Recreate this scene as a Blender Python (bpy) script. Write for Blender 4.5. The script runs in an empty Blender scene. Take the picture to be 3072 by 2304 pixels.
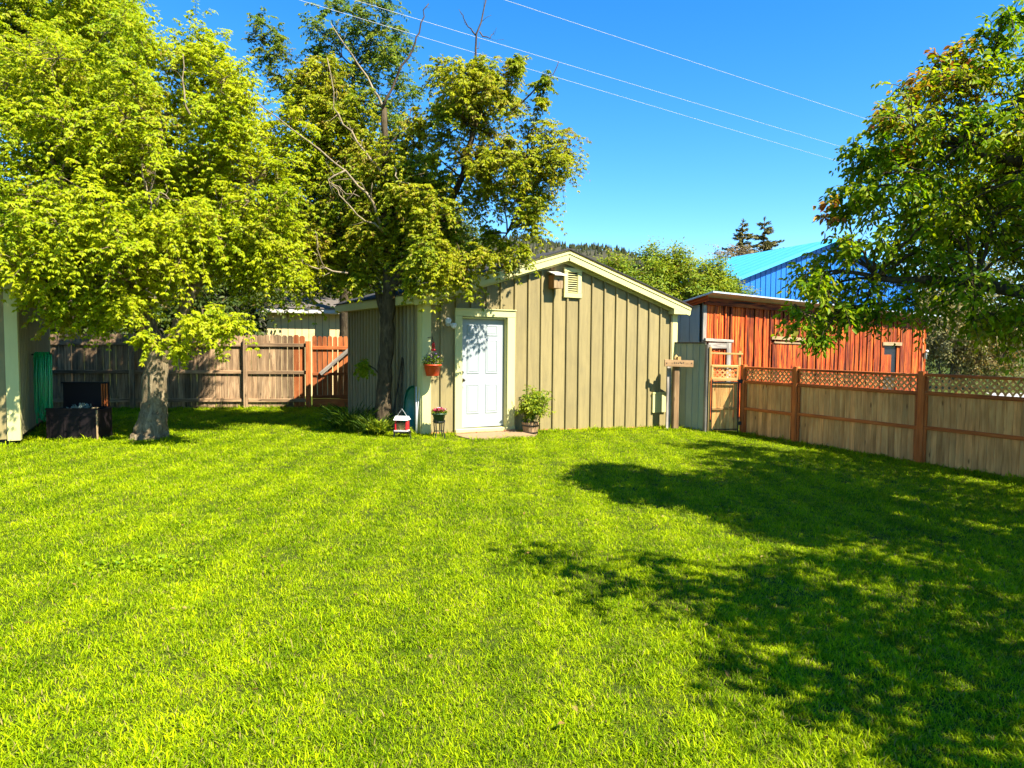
import bpy, bmesh, math, random
import numpy as np
from mathutils import Matrix, Vector

sc = bpy.context.scene
col = sc.collection
random.seed(7)
R = math.radians

# ------------------------------------------------------------------ camera
FPX, PITCH, ROLL = 717.5, math.atan(38.7 / 717.5), 0.008
fw = Vector((0, math.cos(PITCH), -math.sin(PITCH)))
u0 = Vector((0, math.sin(PITCH), math.cos(PITCH)))
r0 = Vector((1, 0, 0))
cr = r0 * math.cos(ROLL) + u0 * math.sin(ROLL)
cu = u0 * math.cos(ROLL) - r0 * math.sin(ROLL)
cam_d = bpy.data.cameras.new('camera')
cam_d.sensor_width = 36.0
cam_d.lens = 36.0 * FPX / 1024.0
cam_d.clip_start, cam_d.clip_end = 0.05, 6000
cam = bpy.data.objects.new('camera', cam_d)
m = Matrix.Identity(4)
for i in range(3):
    m[i][0], m[i][1], m[i][2] = cr[i], cu[i], -fw[i]
m[2][3] = 1.6
cam.matrix_world = m
col.objects.link(cam)
sc.camera = cam

# ------------------------------------------------------------------ light
SUN_EL, SUN_AZ = 48.0, 128.0            # azimuth clockwise from +Y
sunv = Vector((math.sin(R(SUN_AZ)) * math.cos(R(SUN_EL)), math.cos(R(SUN_AZ)) * math.cos(R(SUN_EL)), math.sin(R(SUN_EL))))
w = bpy.data.worlds.new('World'); sc.world = w; w.use_nodes = True
nt = w.node_tree
bg = nt.nodes['Background']
sky = nt.nodes.new('ShaderNodeTexSky'); sky.sky_type = 'NISHITA'; sky.sun_disc = False
sky.sun_elevation, sky.sun_rotation = R(SUN_EL), R(SUN_AZ)
sky.altitude, sky.air_density, sky.dust_density, sky.ozone_density = 1500, 1.0, 0.0, 3.0
hs = nt.nodes.new('ShaderNodeHueSaturation'); hs.inputs['Saturation'].default_value = 1.35
nt.links.new(sky.outputs[0], hs.inputs['Color'])
nt.links.new(hs.outputs[0], bg.inputs[0])
bg.inputs[1].default_value = 0.070
sl = bpy.data.lights.new('sun', 'SUN'); sl.energy = 3.7; sl.angle = R(0.53); sl.color = (1.0, 0.95, 0.85)
so = bpy.data.objects.new('sun', sl); so.rotation_euler = sunv.to_track_quat('Z', 'Y').to_euler(); col.objects.link(so)
sc.view_settings.view_transform = 'Standard'; sc.view_settings.look = 'None'
sc.view_settings.exposure = 2.18; sc.view_settings.gamma = 1.0; sc.view_settings.use_curve_mapping = False
sc.cycles.max_bounces = 6; sc.cycles.diffuse_bounces = 4; sc.cycles.transmission_bounces = 4; sc.cycles.glossy_bounces = 2
sc.cycles.use_denoising = True; sc.cycles.adaptive_threshold = .02

# ------------------------------------------------------------------ materials
def mat(name):
    M = bpy.data.materials.new(name); M.use_nodes = True
    return M, M.node_tree, M.node_tree.nodes['Principled BSDF']
def node(t, kind, **kw):
    n = t.nodes.new('ShaderNode' + kind)
    for k, v in kw.items(): setattr(n, k, v)
    return n
def ramp(t, fac, stops):
    r = node(t, 'ValToRGB'); e = r.color_ramp.elements
    e[0].position, e[0].color = stops[0][0], (*stops[0][1], 1)
    e[1].position, e[1].color = stops[-1][0], (*stops[-1][1], 1)
    for p, c in stops[1:-1]:
        x = e.new(p); x.color = (*c, 1)
    t.links.new(fac, r.inputs[0]); return r
def noise(t, vec, scale, detail=4, rough=.6, dist=0):
    n = node(t, 'TexNoise'); n.inputs['Scale'].default_value = scale; n.inputs['Detail'].default_value = detail
    n.inputs['Roughness'].default_value = rough; n.inputs['Distortion'].default_value = dist
    t.links.new(vec, n.inputs['Vector']); return n
def mixc(t, a, b, fac, mode='MIX'):
    x = node(t, 'MixRGB', blend_type=mode)
    for s, v in ((x.inputs[0], fac), (x.inputs[1], a), (x.inputs[2], b)):
        if hasattr(v, 'is_linked'): t.links.new(v, s)
        elif isinstance(v, (int, float)): s.default_value = v
        else: s.default_value = (*v, 1)
    return x.outputs[0]
def mscale(t, vec, s, loc=None):
    m = node(t, 'Mapping'); m.inputs['Scale'].default_value = s
    t.links.new(vec, m.inputs['Vector'])
    if loc is not None: t.links.new(loc, m.inputs['Location'])
    return m.outputs[0]
def bump(t, b, h, strength, dist=.01):
    n = node(t, 'Bump'); n.inputs['Strength'].default_value = strength; n.inputs['Distance'].default_value = dist
    t.links.new(h, n.inputs['Height']); t.links.new(n.outputs[0], b.inputs['Normal'])

def wood(name, dark, mid, light, vary=.35, rough=.8, knots=.5, grain=1.0, bumps=.35, hue=0.0, con=0.0):
    """grain runs along local Z of every board; each board has its own tone"""
    M, t, b = mat(name)
    tc = node(t, 'TexCoord'); oi = node(t, 'ObjectInfo')
    mul = node(t, 'VectorMath', operation='SCALE'); mul.inputs[0].default_value = (37.1, 19.7, 53.3)
    t.links.new(oi.outputs['Random'], mul.inputs['Scale'])
    v = mscale(t, tc.outputs['Object'], (26 * grain, 26 * grain, 1.6 * grain), mul.outputs[0])
    n1 = noise(t, v, 1.0, 6, .65, .6)
    v2 = mscale(t, tc.outputs['Object'], (3, 3, 1.1), mul.outputs[0])
    n2 = noise(t, v2, 1.3, 3, .55)
    c = ramp(t, n1.outputs[0], [(.28 + con, dark), (.5, mid), (.72 - con, light)]).outputs[0]
    stain = ramp(t, n2.outputs[0], [(.35, (.6, .6, .6)), (.65, (1.1, 1.1, 1.1))]).outputs[0]
    c = mixc(t, c, stain, .8, 'MULTIPLY')
    ra = ramp(t, oi.outputs['Random'], [(0, (1 - vary,) * 3), (.5, (1, 1, 1)), (1, (1 + vary, 1 + vary * (.9 - hue), 1 + vary * (.8 - hue)))]).outputs[0]
    c = mixc(t, c, ra, 1.0, 'MULTIPLY')
    vo = node(t, 'TexVoronoi'); vo.inputs['Scale'].default_value = 1.0
    t.links.new(mscale(t, tc.outputs['Object'], (7, 7, 2.2), mul.outputs[0]), vo.inputs['Vector'])
    kn = ramp(t, vo.outputs['Distance'], [(.06, (1, 1, 1)), (.13, (0, 0, 0))]).outputs[0]
    kf = node(t, 'Math', operation='MULTIPLY'); kf.inputs[1].default_value = knots
    t.links.new(kn, kf.inputs[0])
    c = mixc(t, c, tuple(x * .35 for x in dark), kf.outputs[0])
    t.links.new(c, b.inputs['Base Color']); b.inputs['Roughness'].default_value = rough
    b.inputs['Specular IOR Level'].default_value = .25
    bump(t, b, n1.outputs[0], bumps, .004)
    return M
def paint(name, c, var=.12, dirt=(.25, .22, .15), rough=.6, streak=True, bumps=.25, dirt_amt=.35):
    M, t, b = mat(name)
    tc = node(t, 'TexCoord'); oi = node(t, 'ObjectInfo'); g = node(t, 'NewGeometry')
    mul = node(t, 'VectorMath', operation='SCALE'); mul.inputs[0].default_value = (31.1, 17.7, 43.3)
    t.links.new(oi.outputs['Random'], mul.inputs['Scale'])
    v = mscale(t, tc.outputs['Object'], (14, 14, 1.6) if streak else (5, 5, 5), mul.outputs[0])
    n1 = noise(t, v, 1.0, 6, .7, .3)
    n2 = noise(t, g.outputs['Position'], 1.7, 4, .6)
    lo = tuple(x * (1 - var) for x in c); hi = tuple(min(1, x * (1 + var)) for x in c)
    cc = ramp(t, n1.outputs[0], [(.3, lo), (.7, hi)]).outputs[0]
    ra = ramp(t, oi.outputs['Random'], [(0, (1 - var * .7,) * 3), (1, (1 + var * .5,) * 3)]).outputs[0]
    cc = mixc(t, cc, ra, 1.0, 'MULTIPLY')
    df = ramp(t, n2.outputs[0], [(.52, (0, 0, 0)), (.8, (dirt_amt,) * 3)]).outputs[0]
    cc = mixc(t, cc, dirt, df)
    t.links.new(cc, b.inputs['Base Color']); b.inputs['Roughness'].default_value = rough
    b.inputs['Specular IOR Level'].default_value = .3
    n3 = noise(t, v, 4.0, 3, .6)
    bump(t, b, n3.outputs[0], bumps, .003)
    return M
def plain(name, c, rough=.5, metal=0, var=.12, scale=30, bumps=.15, spec=.4):
    M, t, b = mat(name)
    tc = node(t, 'TexCoord'); n = noise(t, tc.outputs['Object'], scale, 4, .6)
    cc = ramp(t, n.outputs[0], [(.3, tuple(x * (1 - var) for x in c)), (.7, tuple(min(1, x * (1 + var)) for x in c))]).outputs[0]
    t.links.new(cc, b.inputs['Base Color']); b.inputs['Roughness'].default_value = rough; b.inputs['Metallic'].default_value = metal
    b.inputs['Specular IOR Level'].default_value = spec
    bump(t, b, n.outputs[0], bumps, .004)
    return M
def leafmat(name, c1, c2, c3, trans=.38, rough=.45):
    """c1..c3 dark to light, chosen per leaf by the 'tint' attribute (x = tone, y = withered)"""
    M, t, b = mat(name)
    at = node(t, 'Attribute', attribute_name='tint'); sp = node(t, 'SeparateXYZ'); t.links.new(at.outputs['Vector'], sp.inputs[0])
    c = ramp(t, sp.outputs[0], [(0, c1), (.5, c2), (1, c3)]).outputs[0]
    c = mixc(t, c, (.26, .13, .035), sp.outputs[1])
    t.links.new(c, b.inputs['Base Color']); b.inputs['Roughness'].default_value = rough
    b.inputs['Specular IOR Level'].default_value = .12
    tr = node(t, 'BsdfTranslucent'); tc = mixc(t, c, (1.25, 1.2, .45), 1.0, 'MULTIPLY'); t.links.new(tc, tr.inputs[0])
    mx = node(t, 'MixShader'); mx.inputs[0].default_value = trans
    t.links.new(b.outputs[0], mx.inputs[1]); t.links.new(tr.outputs[0], mx.inputs[2])
    t.links.new(mx.outputs[0], t.nodes['Material Output'].inputs[0])
    return M
def barkmat(name, c1, c2, c3, s=1.0, bumps=.9):
    M, t, b = mat(name)
    g = node(t, 'NewGeometry')
    v = mscale(t, g.outputs['Position'], (15 * s, 15 * s, 4.5 * s))
    n1 = noise(t, v, 1.0, 6, .7, 1.2); n2 = noise(t, g.outputs['Position'], 2.3, 3)
    c = ramp(t, n1.outputs[0], [(.32, c1), (.5, c2), (.7, c3)]).outputs[0]
    c = mixc(t, c, ramp(t, n2.outputs[0], [(.35, (.7, .7, .65)), (.7, (1.15, 1.1, 1.0))]).outputs[0], .8, 'MULTIPLY')
    t.links.new(c, b.inputs['Base Color']); b.inputs['Roughness'].default_value = .9; b.inputs['Specular IOR Level'].default_value = .15
    bump(t, b, n1.outputs[0], bumps, .03)
    return M

MT = {}
MT['tan'] = paint('tan_siding_paint', (.232, .180, .070), .17, (.13, .105, .05), .65)
MT['tan_shade'] = paint('tan_paint_shade_tone', (.27, .215, .105), .14, (.14, .11, .06), .7)  # same tan paint, toned separately for walls standing in shade
MT['cream'] = paint('cream_trim_paint', (.53, .48, .19), .07, (.4, .33, .15), .55, dirt_amt=.25)
MT['groove'] = plain('groove_backing_board', (.035, .028, .016), .9)  # backing painted near black, so gaps between boards look deep in shade
MT['white'] = paint('white_door_paint', (.29, .315, .30), .03, (.25, .24, .20), .4, dirt_amt=.2, bumps=.08)
MT['whiteplastic'] = plain('white_plastic', (.50, .50, .46), .4, var=.05)
MT['brass'] = plain('dark_bronze', (.10, .075, .05), .35, .9)
MT['shingle'] = plain('dark_shingle', (.030, .027, .025), .95, scale=60, var=.4, bumps=.6)
MT['sill'] = wood('stained_sill_wood', (.22, .09, .03), (.34, .15, .05), (.45, .22, .09))
MT['concrete'] = plain('warm_concrete', (.26, .165, .08), .9, scale=18, var=.18, bumps=.3)
MT['brick'] = plain('orange_brick', (.42, .17, .07), .9, scale=25, var=.25, bumps=.4)
MT['greyfence'] = wood('weathered_grey_fence_wood', (.07, .04, .02), (.28, .175, .09), (.47, .32, .17), .4, .9, .8)
MT['redfence'] = wood('red_stained_fence_wood', (.20, .045, .012), (.36, .10, .025), (.48, .17, .05), .3, .85, .4)
MT['cedar'] = wood('cedar_picket_wood', (.48, .19, .05), (.76, .35, .11), (.84, .48, .17), .18, .8, .9, hue=.2)
MT['redrail'] = wood('red_brown_rail_wood', (.36, .075, .014), (.52, .125, .022), (.62, .18, .04), .15, .7, .3)
MT['gold'] = wood('golden_gate_wood', (.42, .22, .06), (.58, .35, .11), (.70, .46, .18), .15, .75, .6)
MT['gatewood'] = wood('weathered_gate_wood', (.34, .14, .035), (.62, .33, .10), (.74, .48, .17), .25, .85, .9)
MT['barn'] = wood('red_barn_board', (.03, .005, .002), (.34, .043, .004), (.50, .125, .014), .5, .85, .9, grain=.8, con=.11)
MT['barnpale'] = wood('pale_barn_trim', (.22, .13, .055), (.36, .235, .11), (.48, .34, .18), .2)
MT['barngrey'] = paint('grey_barn_end_paint', (.36, .37, .34), .12, (.25, .24, .2), .8)
MT['greenmetal'] = paint('pale_green_grey_panel', (.27, .30, .20), .12, (.2, .2, .14), .6)
MT['oldwood'] = wood('old_grey_post_wood', (.12, .10, .08), (.28, .24, .19), (.44, .39, .31), .2, .9, .6)
MT['brownpost'] = wood('brown_post_wood', (.16, .085, .035), (.27, .16, .07), (.38, .25, .12), .1, .85, .6)
MT['metalroof'] = plain('galvanised_roof', (.62, .64, .64), .35, .6, var=.1)
MT['bluewall'] = plain('blue_metal_wall', (.012, .13, .42), .4, .0, var=.08, scale=4, bumps=.03)
MT['blueroof'] = plain('light_blue_metal_roof', (.06, .34, .56), .35, .0, var=.08, scale=3, bumps=.03)
MT['paleroof'] = plain('pale_metal_roof', (.55, .56, .54), .4, .2, var=.08)
MT['neigh'] = paint('pale_yellow_siding', (.58, .44, .20), .06, (.4, .3, .15), .7)
MT['neightrim'] = paint('pale_weathered_fascia', (.55, .50, .42), .15, (.3, .25, .2), .7)
MT['black'] = plain('black_metal', (.012, .012, .013), .5, .3)
MT['blackplastic'] = plain('brown_black_plastic', (.009, .006, .006), .6, spec=.15)
MT['hose'] = plain('green_hose', (.008, .30, .085), .28, spec=.6)
MT['net'] = plain('grey_green_netting', (.16, .20, .15), .8)
MT['redplastic'] = plain('orange_red_pot', (.55, .055, .012), .4)
MT['redfeeder'] = plain('red_feeder_plastic', (.55, .012, .02), .3)
MT['greenpot'] = plain('dark_green_pot', (.035, .07, .025), .45)
MT['sled'] = plain('dark_teal_plastic', (.004, .10, .055), .35, var=.08, scale=3)
MT['soil'] = plain('potting_soil', (.05, .03, .018), .95, bumps=.8)
MT['barrel'] = wood('barrel_stave_wood', (.17, .09, .04), (.32, .19, .09), (.42, .28, .15), .25)
MT['seed'] = plain('bird_seed', (.26, .17, .07), .9, scale=90, var=.5)
M, t, b = mat('clear_plastic'); b.inputs['Base Color'].default_value = (.9, .9, .85, 1); b.inputs['Roughness'].default_value = .08
b.inputs['Transmission Weight'].default_value = 1.0; b.inputs['IOR'].default_value = 1.15; MT['clear'] = M
M, t, b = mat('red_nectar'); b.inputs['Base Color'].default_value = (.8, .03, .01, 1); b.inputs['Roughness'].default_value = .1
b.inputs['Transmission Weight'].default_value = .5; b.inputs['IOR'].default_value = 1.3; MT['nectar'] = M
MT['wire'] = plain('bright_aluminium_wire', (.40, .40, .39), .5, .0, var=.02, bumps=0)
MT['bark1'] = barkmat('box_elder_bark', (.07, .048, .026), (.20, .15, .085), (.36, .28, .165))
MT['bark2'] = barkmat('dark_tree_bark', (.03, .02, .012), (.075, .055, .03), (.14, .105, .06))
MT['deadwood'] = barkmat('pale_dead_branch', (.14, .10, .06), (.27, .21, .13), (.38, .31, .21), bumps=.4)
MT['darktwig'] = barkmat('dark_bare_branch', (.035, .025, .018), (.08, .055, .04), (.14, .10, .07), bumps=.4)
MT['leaf1'] = leafmat('yellow_green_leaf', (.135, .215, .004), (.265, .345, .005), (.41, .43, .007), .48)
MT['leaf2'] = leafmat('olive_green_leaf', (.09, .145, .004), (.20, .25, .006), (.34, .33, .008))
MT['leaf3'] = leafmat('blue_green_leaf', (.05, .115, .012), (.11, .185, .013), (.21, .24, .016))
MT['leafdark'] = leafmat('dark_green_leaf', (.025, .05, .010), (.05, .085, .014), (.10, .12, .02))
MT['leafR'] = leafmat('deep_green_leaf', (.06, .145, .003), (.14, .245, .004), (.32, .36, .007), .55, .45)
MT['leafred'] = leafmat('copper_red_young_leaf', (.16, .04, .015), (.30, .12, .02), (.38, .26, .02))
MT['hedge'] = leafmat('bright_hedge_leaf', (.06, .13, .007), (.13, .205, .009), (.24, .27, .012))
MT['brush'] = leafmat('dry_brush_leaf', (.09, .09, .035), (.17, .16, .055), (.27, .23, .09))
MT['needle'] = leafmat('spruce_needle', (.075, .075, .025), (.14, .125, .042), (.24, .20, .07), .15)
MT['browntree'] = leafmat('brown_far_leaf', (.12, .085, .045), (.19, .14, .075), (.26, .20, .11), .2)
MT['plant'] = leafmat('plant_leaf', (.055, .12, .008), (.13, .20, .010), (.27, .30, .016))
MT['strap'] = leafmat('dark_strap_leaf', (.03, .07, .006), (.065, .115, .009), (.13, .17, .014))
MT['roofbrown'] = plain('weathered_brown_shingle', (.11, .09, .07), .95, scale=40, var=.4, bumps=.5)
MT['clover'] = leafmat('clover_leaf', (.10, .19, .004), (.20, .30, .005), (.32, .40, .006))
MT['petalred'] = plain('crimson_petal', (.42, .015, .05), .6)
MT['petalpurple'] = plain('purple_petal', (.10, .04, .16), .6)
MT['petalpink'] = plain('pink_petal', (.62, .25, .28), .6)
MT['fruit'] = leafmat('samara_cluster', (.20, .11, .03), (.30, .19, .05), (.36, .27, .07))

# ------------------------------------------------------------------ mesh helpers
def tag(o, label=None, cat=None, group=None, kind=None):
    if label: o['label'] = label
    if cat: o['category'] = cat
    if group: o['group'] = group
    if kind: o['kind'] = kind
    return o
def link(name, me, parent=None, material=None):
    o = bpy.data.objects.new(name, me); col.objects.link(o)
    if parent is not None: o.parent = parent
    if material is not None and len(me.materials) == 0: me.materials.append(material)
    return o
def thing(name, label, cat, loc=(0, 0, 0), rz=0, group=None):
    o = bpy.data.objects.new(name, None); o.empty_display_size = .2
    col.objects.link(o); o.location = loc; o.rotation_euler = (0, 0, rz)
    return tag(o, label, cat, group)
class MB:
    def __init__(s): s.v, s.f = [], []
    def add(s, vs, fs):
        k = len(s.v); s.v += [tuple(x) for x in vs]; s.f += [tuple(i + k for i in f) for f in fs]; return s
    def box(s, x0, x1, y0, y1, z0, z1):
        return s.add([(x0, y0, z0), (x1, y0, z0), (x1, y1, z0), (x0, y1, z0), (x0, y0, z1), (x1, y0, z1), (x1, y1, z1), (x0, y1, z1)],
                     [(0, 3, 2, 1), (4, 5, 6, 7), (0, 1, 5, 4), (1, 2, 6, 5), (2, 3, 7, 6), (3, 0, 4, 7)])
    def tube(s, pts, rad, n=8, cap=True):
        P = [Vector(p) for p in pts]
        rad = rad if hasattr(rad, '__len__') else [rad] * len(P)
        k = len(s.v); d = (P[1] - P[0]).normalized()
        a = d.orthogonal().normalized()
        for i, p in enumerate(P):
            d = (P[min(i + 1, len(P) - 1)] - P[max(i - 1, 0)])
            if d.length < 1e-9: d = Vector((0, 0, 1))
            d.normalize(); a = (a - d * a.dot(d))
            a = a.normalized() if a.length > 1e-6 else d.orthogonal().normalized()
            b = d.cross(a)
            for j in range(n):
                th = 2 * math.pi * j / n
                s.v.append(tuple(p + (a * math.cos(th) + b * math.sin(th)) * rad[i]))
        for i in range(len(P) - 1):
            for j in range(n):
                j2 = (j + 1) % n
                s.f.append((k + i * n + j, k + i * n + j2, k + (i + 1) * n + j2, k + (i + 1) * n + j))
        if cap:
            s.f.append(tuple(k + j for j in range(n))[::-1]); e = k + (len(P) - 1) * n
            s.f.append(tuple(e + j for j in range(n)))
        return s
    def lathe(s, prof, n=20, c=(0, 0, 0), sx=1, sy=1):
        k = len(s.v)
        for r, z in prof:
            for j in range(n):
                th = 2 * math.pi * j / n
                s.v.append((c[0] + r * sx * math.cos(th), c[1] + r * sy * math.sin(th), c[2] + z))
        for i in range(len(prof) - 1):
            for j in range(n):
                j2 = (j + 1) % n
                s.f.append((k + i * n + j, k + i * n + j2, k + (i + 1) * n + j2, k + (i + 1) * n + j))
        s.f.append(tuple(k + j for j in range(n))[::-1]); e = k + (len(prof) - 1) * n
        s.f.append(tuple(e + j for j in range(n)))
        return s
    def build(s, name, material, parent=None, smooth=False):
        me = bpy.data.meshes.new(name); me.from_pydata(s.v, [], s.f); me.update()
        if smooth:
            for p in me.polygons: p.use_smooth = True
        return link(name, me, parent, material)
_cache = {}
def board_mesh(wd, th, ln, material, top=0.0, style='', bev=None):
    """octagonal-section board, long axis Z from 0 to ln, centred on x and y; top = height difference right-left at the top"""
    key = (round(wd, 3), round(th, 3), round(ln, 3), material.name, round(top, 3), style)
    if key in _cache: return _cache[key]
    c = bev if bev is not None else min(wd, th) * .16
    x, y = wd / 2, th / 2
    sec = [(-x, -y + c), (-x + c, -y), (x - c, -y), (x, -y + c), (x, y - c), (x - c, y), (-x + c, y), (-x, y - c)]
    vs = [(a, b, 0) for a, b in sec]; fs = [tuple(range(8))[::-1]]
    if style == 'dog':
        vs += [(a, b, ln - .035) for a, b in sec]
        vs += [(a * .55, b, ln) for a, b in sec]
        rings = 2
    else:
        vs += [(a, b, ln + top * (a / wd)) for a, b in sec]; rings = 1
    for r in range(rings):
        for j in range(8):
            j2 = (j + 1) % 8
            fs.append((r * 8 + j, r * 8 + j2, r * 8 + 8 + j2, r * 8 + 8 + j))
    fs.append(tuple(range(rings * 8, rings * 8 + 8)))
    me = bpy.data.meshes.new('board'); me.from_pydata(vs, [], fs); me.update(); me.materials.append(material)
    _cache[key] = me
    return me
def vboard(name, parent, material, x, y, z0, z1, wd, th, top=0.0, style='', lean=0.0, yaw=0.0):
    o = link(name, board_mesh(wd, th, z1 - z0, material, top, style), parent)
    o.location = (x, y, z0); o.rotation_euler = (0, lean, yaw); return o
def beam(name, parent, material, p0, p1, wd, th, up=(0, 0, 1)):
    """board from p0 to p1; wd across 'up', th along the remaining axis"""
    p0, p1 = Vector(p0), Vector(p1); z = (p1 - p0); ln = z.length; z.normalize()
    u = Vector(up); x = (u - z * u.dot(z)).normalized(); y = z.cross(x)
    o = link(name, board_mesh(wd, th, ln, material), parent)
    mm = Matrix.Identity(4)
    for i in range(3): mm[i][0], mm[i][1], mm[i][2], mm[i][3] = x[i], y[i], z[i], p0[i]
    o.matrix_local = mm; return o

def ground_z(x, y=0):
    s = min(max(x + 1.6, 0), 8.5)
    return -0.034 * s
gz_np = lambda x: -0.034 * np.clip(x + 1.6, 0, 8.5)

# ------------------------------------------------------------------ leaves and branches
rng = np.random.default_rng(11)
SUNH = np.array([math.sin(R(SUN_AZ)), math.cos(R(SUN_AZ)), 0.0])     # leaves turn their faces to the light
def unit(a): return a / np.maximum(np.linalg.norm(a, axis=-1, keepdims=True), 1e-9)
def leaf_mesh(name, pos, axis, nrm, ln, wd, tint, material, parent, lens=False, fold=.25):
    """one folded leaf per row"""
    n = len(pos); axis = unit(axis); side = unit(np.cross(axis, nrm)); nn = np.cross(side, axis)
    ln = np.broadcast_to(ln, (n,))[:, None]; wd = np.broadcast_to(wd, (n,))[:, None]
    if not lens:
        q = [pos, pos + axis * ln * .42 + side * wd + nn * wd * fold, pos + axis * ln - nn * ln * .12, pos + axis * ln * .42 - side * wd + nn * wd * fold]
        tri = np.array([[0, 1, 2], [0, 2, 3]])
    else:
        q = [pos, pos + axis * ln * .28 + side * wd * .85 + nn * wd * fold, pos + axis * ln * .62 + side * wd * .8 + nn * wd * fold - nn * ln * .03,
             pos + axis * ln - nn * ln * .14, pos + axis * ln * .62 - side * wd * .8 + nn * wd * fold - nn * ln * .03, pos + axis * ln * .28 - side * wd * .85 + nn * wd * fold]
        tri = np.array([[0, 1, 2], [0, 2, 3], [0, 3, 4], [0, 4, 5]])
    k = len(q); V = np.stack(q, 1).reshape(-1, 3).astype(np.float32)
    T = (tri[None] + (np.arange(n) * k)[:, None, None]).reshape(-1, 3).astype(np.int32)
    me = bpy.data.meshes.new(name)
    me.vertices.add(len(V)); me.vertices.foreach_set('co', V.ravel())
    me.loops.add(T.size); me.loops.foreach_set('vertex_index', T.ravel())
    me.polygons.add(len(T)); me.polygons.foreach_set('loop_start', np.arange(0, T.size, 3, dtype=np.int32))
    at = me.attributes.new('tint', 'FLOAT_VECTOR', 'POINT')
    at.data.foreach_set('vector', np.repeat(tint.astype(np.float32), k, 0).ravel())
    me.update(calc_edges=True)
    return link(name, me, parent, material)
def clump_points(ells, n, mind, pw=.72):
    """clump centres spread through the shells of the ellipsoids (x,y,z,rx,ry,rz)"""
    E = np.array(ells, float); vol = (E[:, 3] * E[:, 4] * E[:, 5]) ** pw; out = []
    tries = 0
    while len(out) < n and tries < n * 40:
        tries += 1
        e = E[rng.choice(len(E), p=vol / vol.sum())]
        d = unit(rng.normal(size=3)); r = rng.random() ** .45
        p = e[:3] + d * e[3:] * r
        if p[2] < .5: continue
        if all(np.sum((p - o[0]) ** 2) > mind * mind for o in out): out.append((p, e))
    return out
def sprays(centres, rad, twigs, nodes, center, droop=.35, llen=.075, lwid=.016, compound=3, tone=.5, tonevar=.22, wither=.05, bias=.5):
    """leaf rows for twigs that burst out of every clump; returns pos, axis, nrm, len, wid, tint and the twig lines"""
    C = np.repeat(np.array([c for c, _ in centres]), twigs, 0); n = len(C)
    rr = np.repeat(np.array([min(rad, max(.12, 1.1 * float(min(e[3:])))) for _, e in centres]) * rng.uniform(.8, 1.2, len(centres)), twigs)
    ct = np.repeat(np.clip(rng.normal(tone, tonevar * .6, len(centres)), 0, 1), twigs)
    cw = np.repeat((rng.random(len(centres)) < wither * 2.0) * rng.uniform(.2, .6, len(centres)), twigs)
    out = unit(C - np.array(center))
    d = unit(rng.normal(size=(n, 3)) + out * bias + np.array([0, 0, .25]))
    st = C + rng.normal(size=(n, 3)) * rr[:, None] * .25
    L = rr * rng.uniform(.65, 1.15, n)
    P, A, N, LN, WD, TT = [], [], [], [], [], []
    up = np.array([0, 0, 1.0]); ends = []
    sd = unit(np.cross(d, up) + 1e-3)
    for k in range(nodes):
        f = (k + 1) / nodes
        p = st + d * (L * f)[:, None] - up * (L * droop * f * f)[:, None]
        dd = unit(d - up * (2 * droop * f))
        for s in (-1, 1):
            ax = unit(dd * .55 + sd * s * rng.uniform(.5, 1.1, n)[:, None] - up * rng.uniform(.1, .8, n)[:, None] + rng.normal(size=(n, 3)) * .3)
            pet = p + ax * llen * .35
            for j in range(compound):
                if compound == 1: a2 = ax
                else:
                    sid = unit(np.cross(ax, up) + 1e-3)
                    a2 = unit(ax + sid * [(0), (.9), (-.9)][j] - up * .25 + rng.normal(size=(n, 3)) * .18)
                nr = unit(up * .55 + SUNH * .75 + out * .35 + rng.normal(size=(n, 3)) * .45)
                P.append(pet + (0 if j == 0 else -ax * llen * .15)); A.append(a2); N.append(nr)
                sz = rng.uniform(.7, 1.2, n)
                LN.append(llen * sz); WD.append(lwid * sz * rng.uniform(.85, 1.2, n))
                TT.append(np.stack([np.clip(ct + rng.normal(size=n) * tonevar + .18 * f, 0, 1), np.clip(cw * (rng.random(n) < .5) + (rng.random(n) < wither) * .5, 0, 1), np.zeros(n)], 1))
    tips = st + d * L[:, None] - up * (L * droop)[:, None]
    return [np.concatenate(x) for x in (P, A, N, LN, WD, TT)], (C, st, tips)
def grow(skel, centres, r_end=.010, r_scale=.018):
    """branches: every clump is joined to the nearest lower point of what has grown so far"""
    nodes = [(np.array(p[:3], float), p[3]) for p in skel]
    lines = []
    cs = sorted(centres, key=lambda c: min(np.linalg.norm(c[0] - q[0]) for q in nodes))
    for c, _ in cs:
        best = min(nodes, key=lambda q: np.linalg.norm(c - q[0]) + 1.5 * max(0, q[0][2] - c[2]) + .4 * (q[1] < .02))
        a = best[0]; L = np.linalg.norm(c - a)
        ra = min(best[1] * .75, r_end + r_scale * L)
        ctrl = a * .55 + c * .45 + np.array([0, 0, .16 * L]) + rng.normal(size=3) * .09 * L
        pts, rad = [], []
        for t_ in np.linspace(0, 1, 6):
            pts.append((1 - t_) ** 2 * a + 2 * t_ * (1 - t_) * ctrl + t_ * t_ * c + rng.normal(size=3) * .015 * L * (0 < t_ < 1))
            rad.append(ra + (r_end - ra) * t_)
        lines.append((pts, rad))
        for p, r_ in list(zip(pts, rad))[2:]: nodes.append((p, r_))
    return lines
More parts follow.
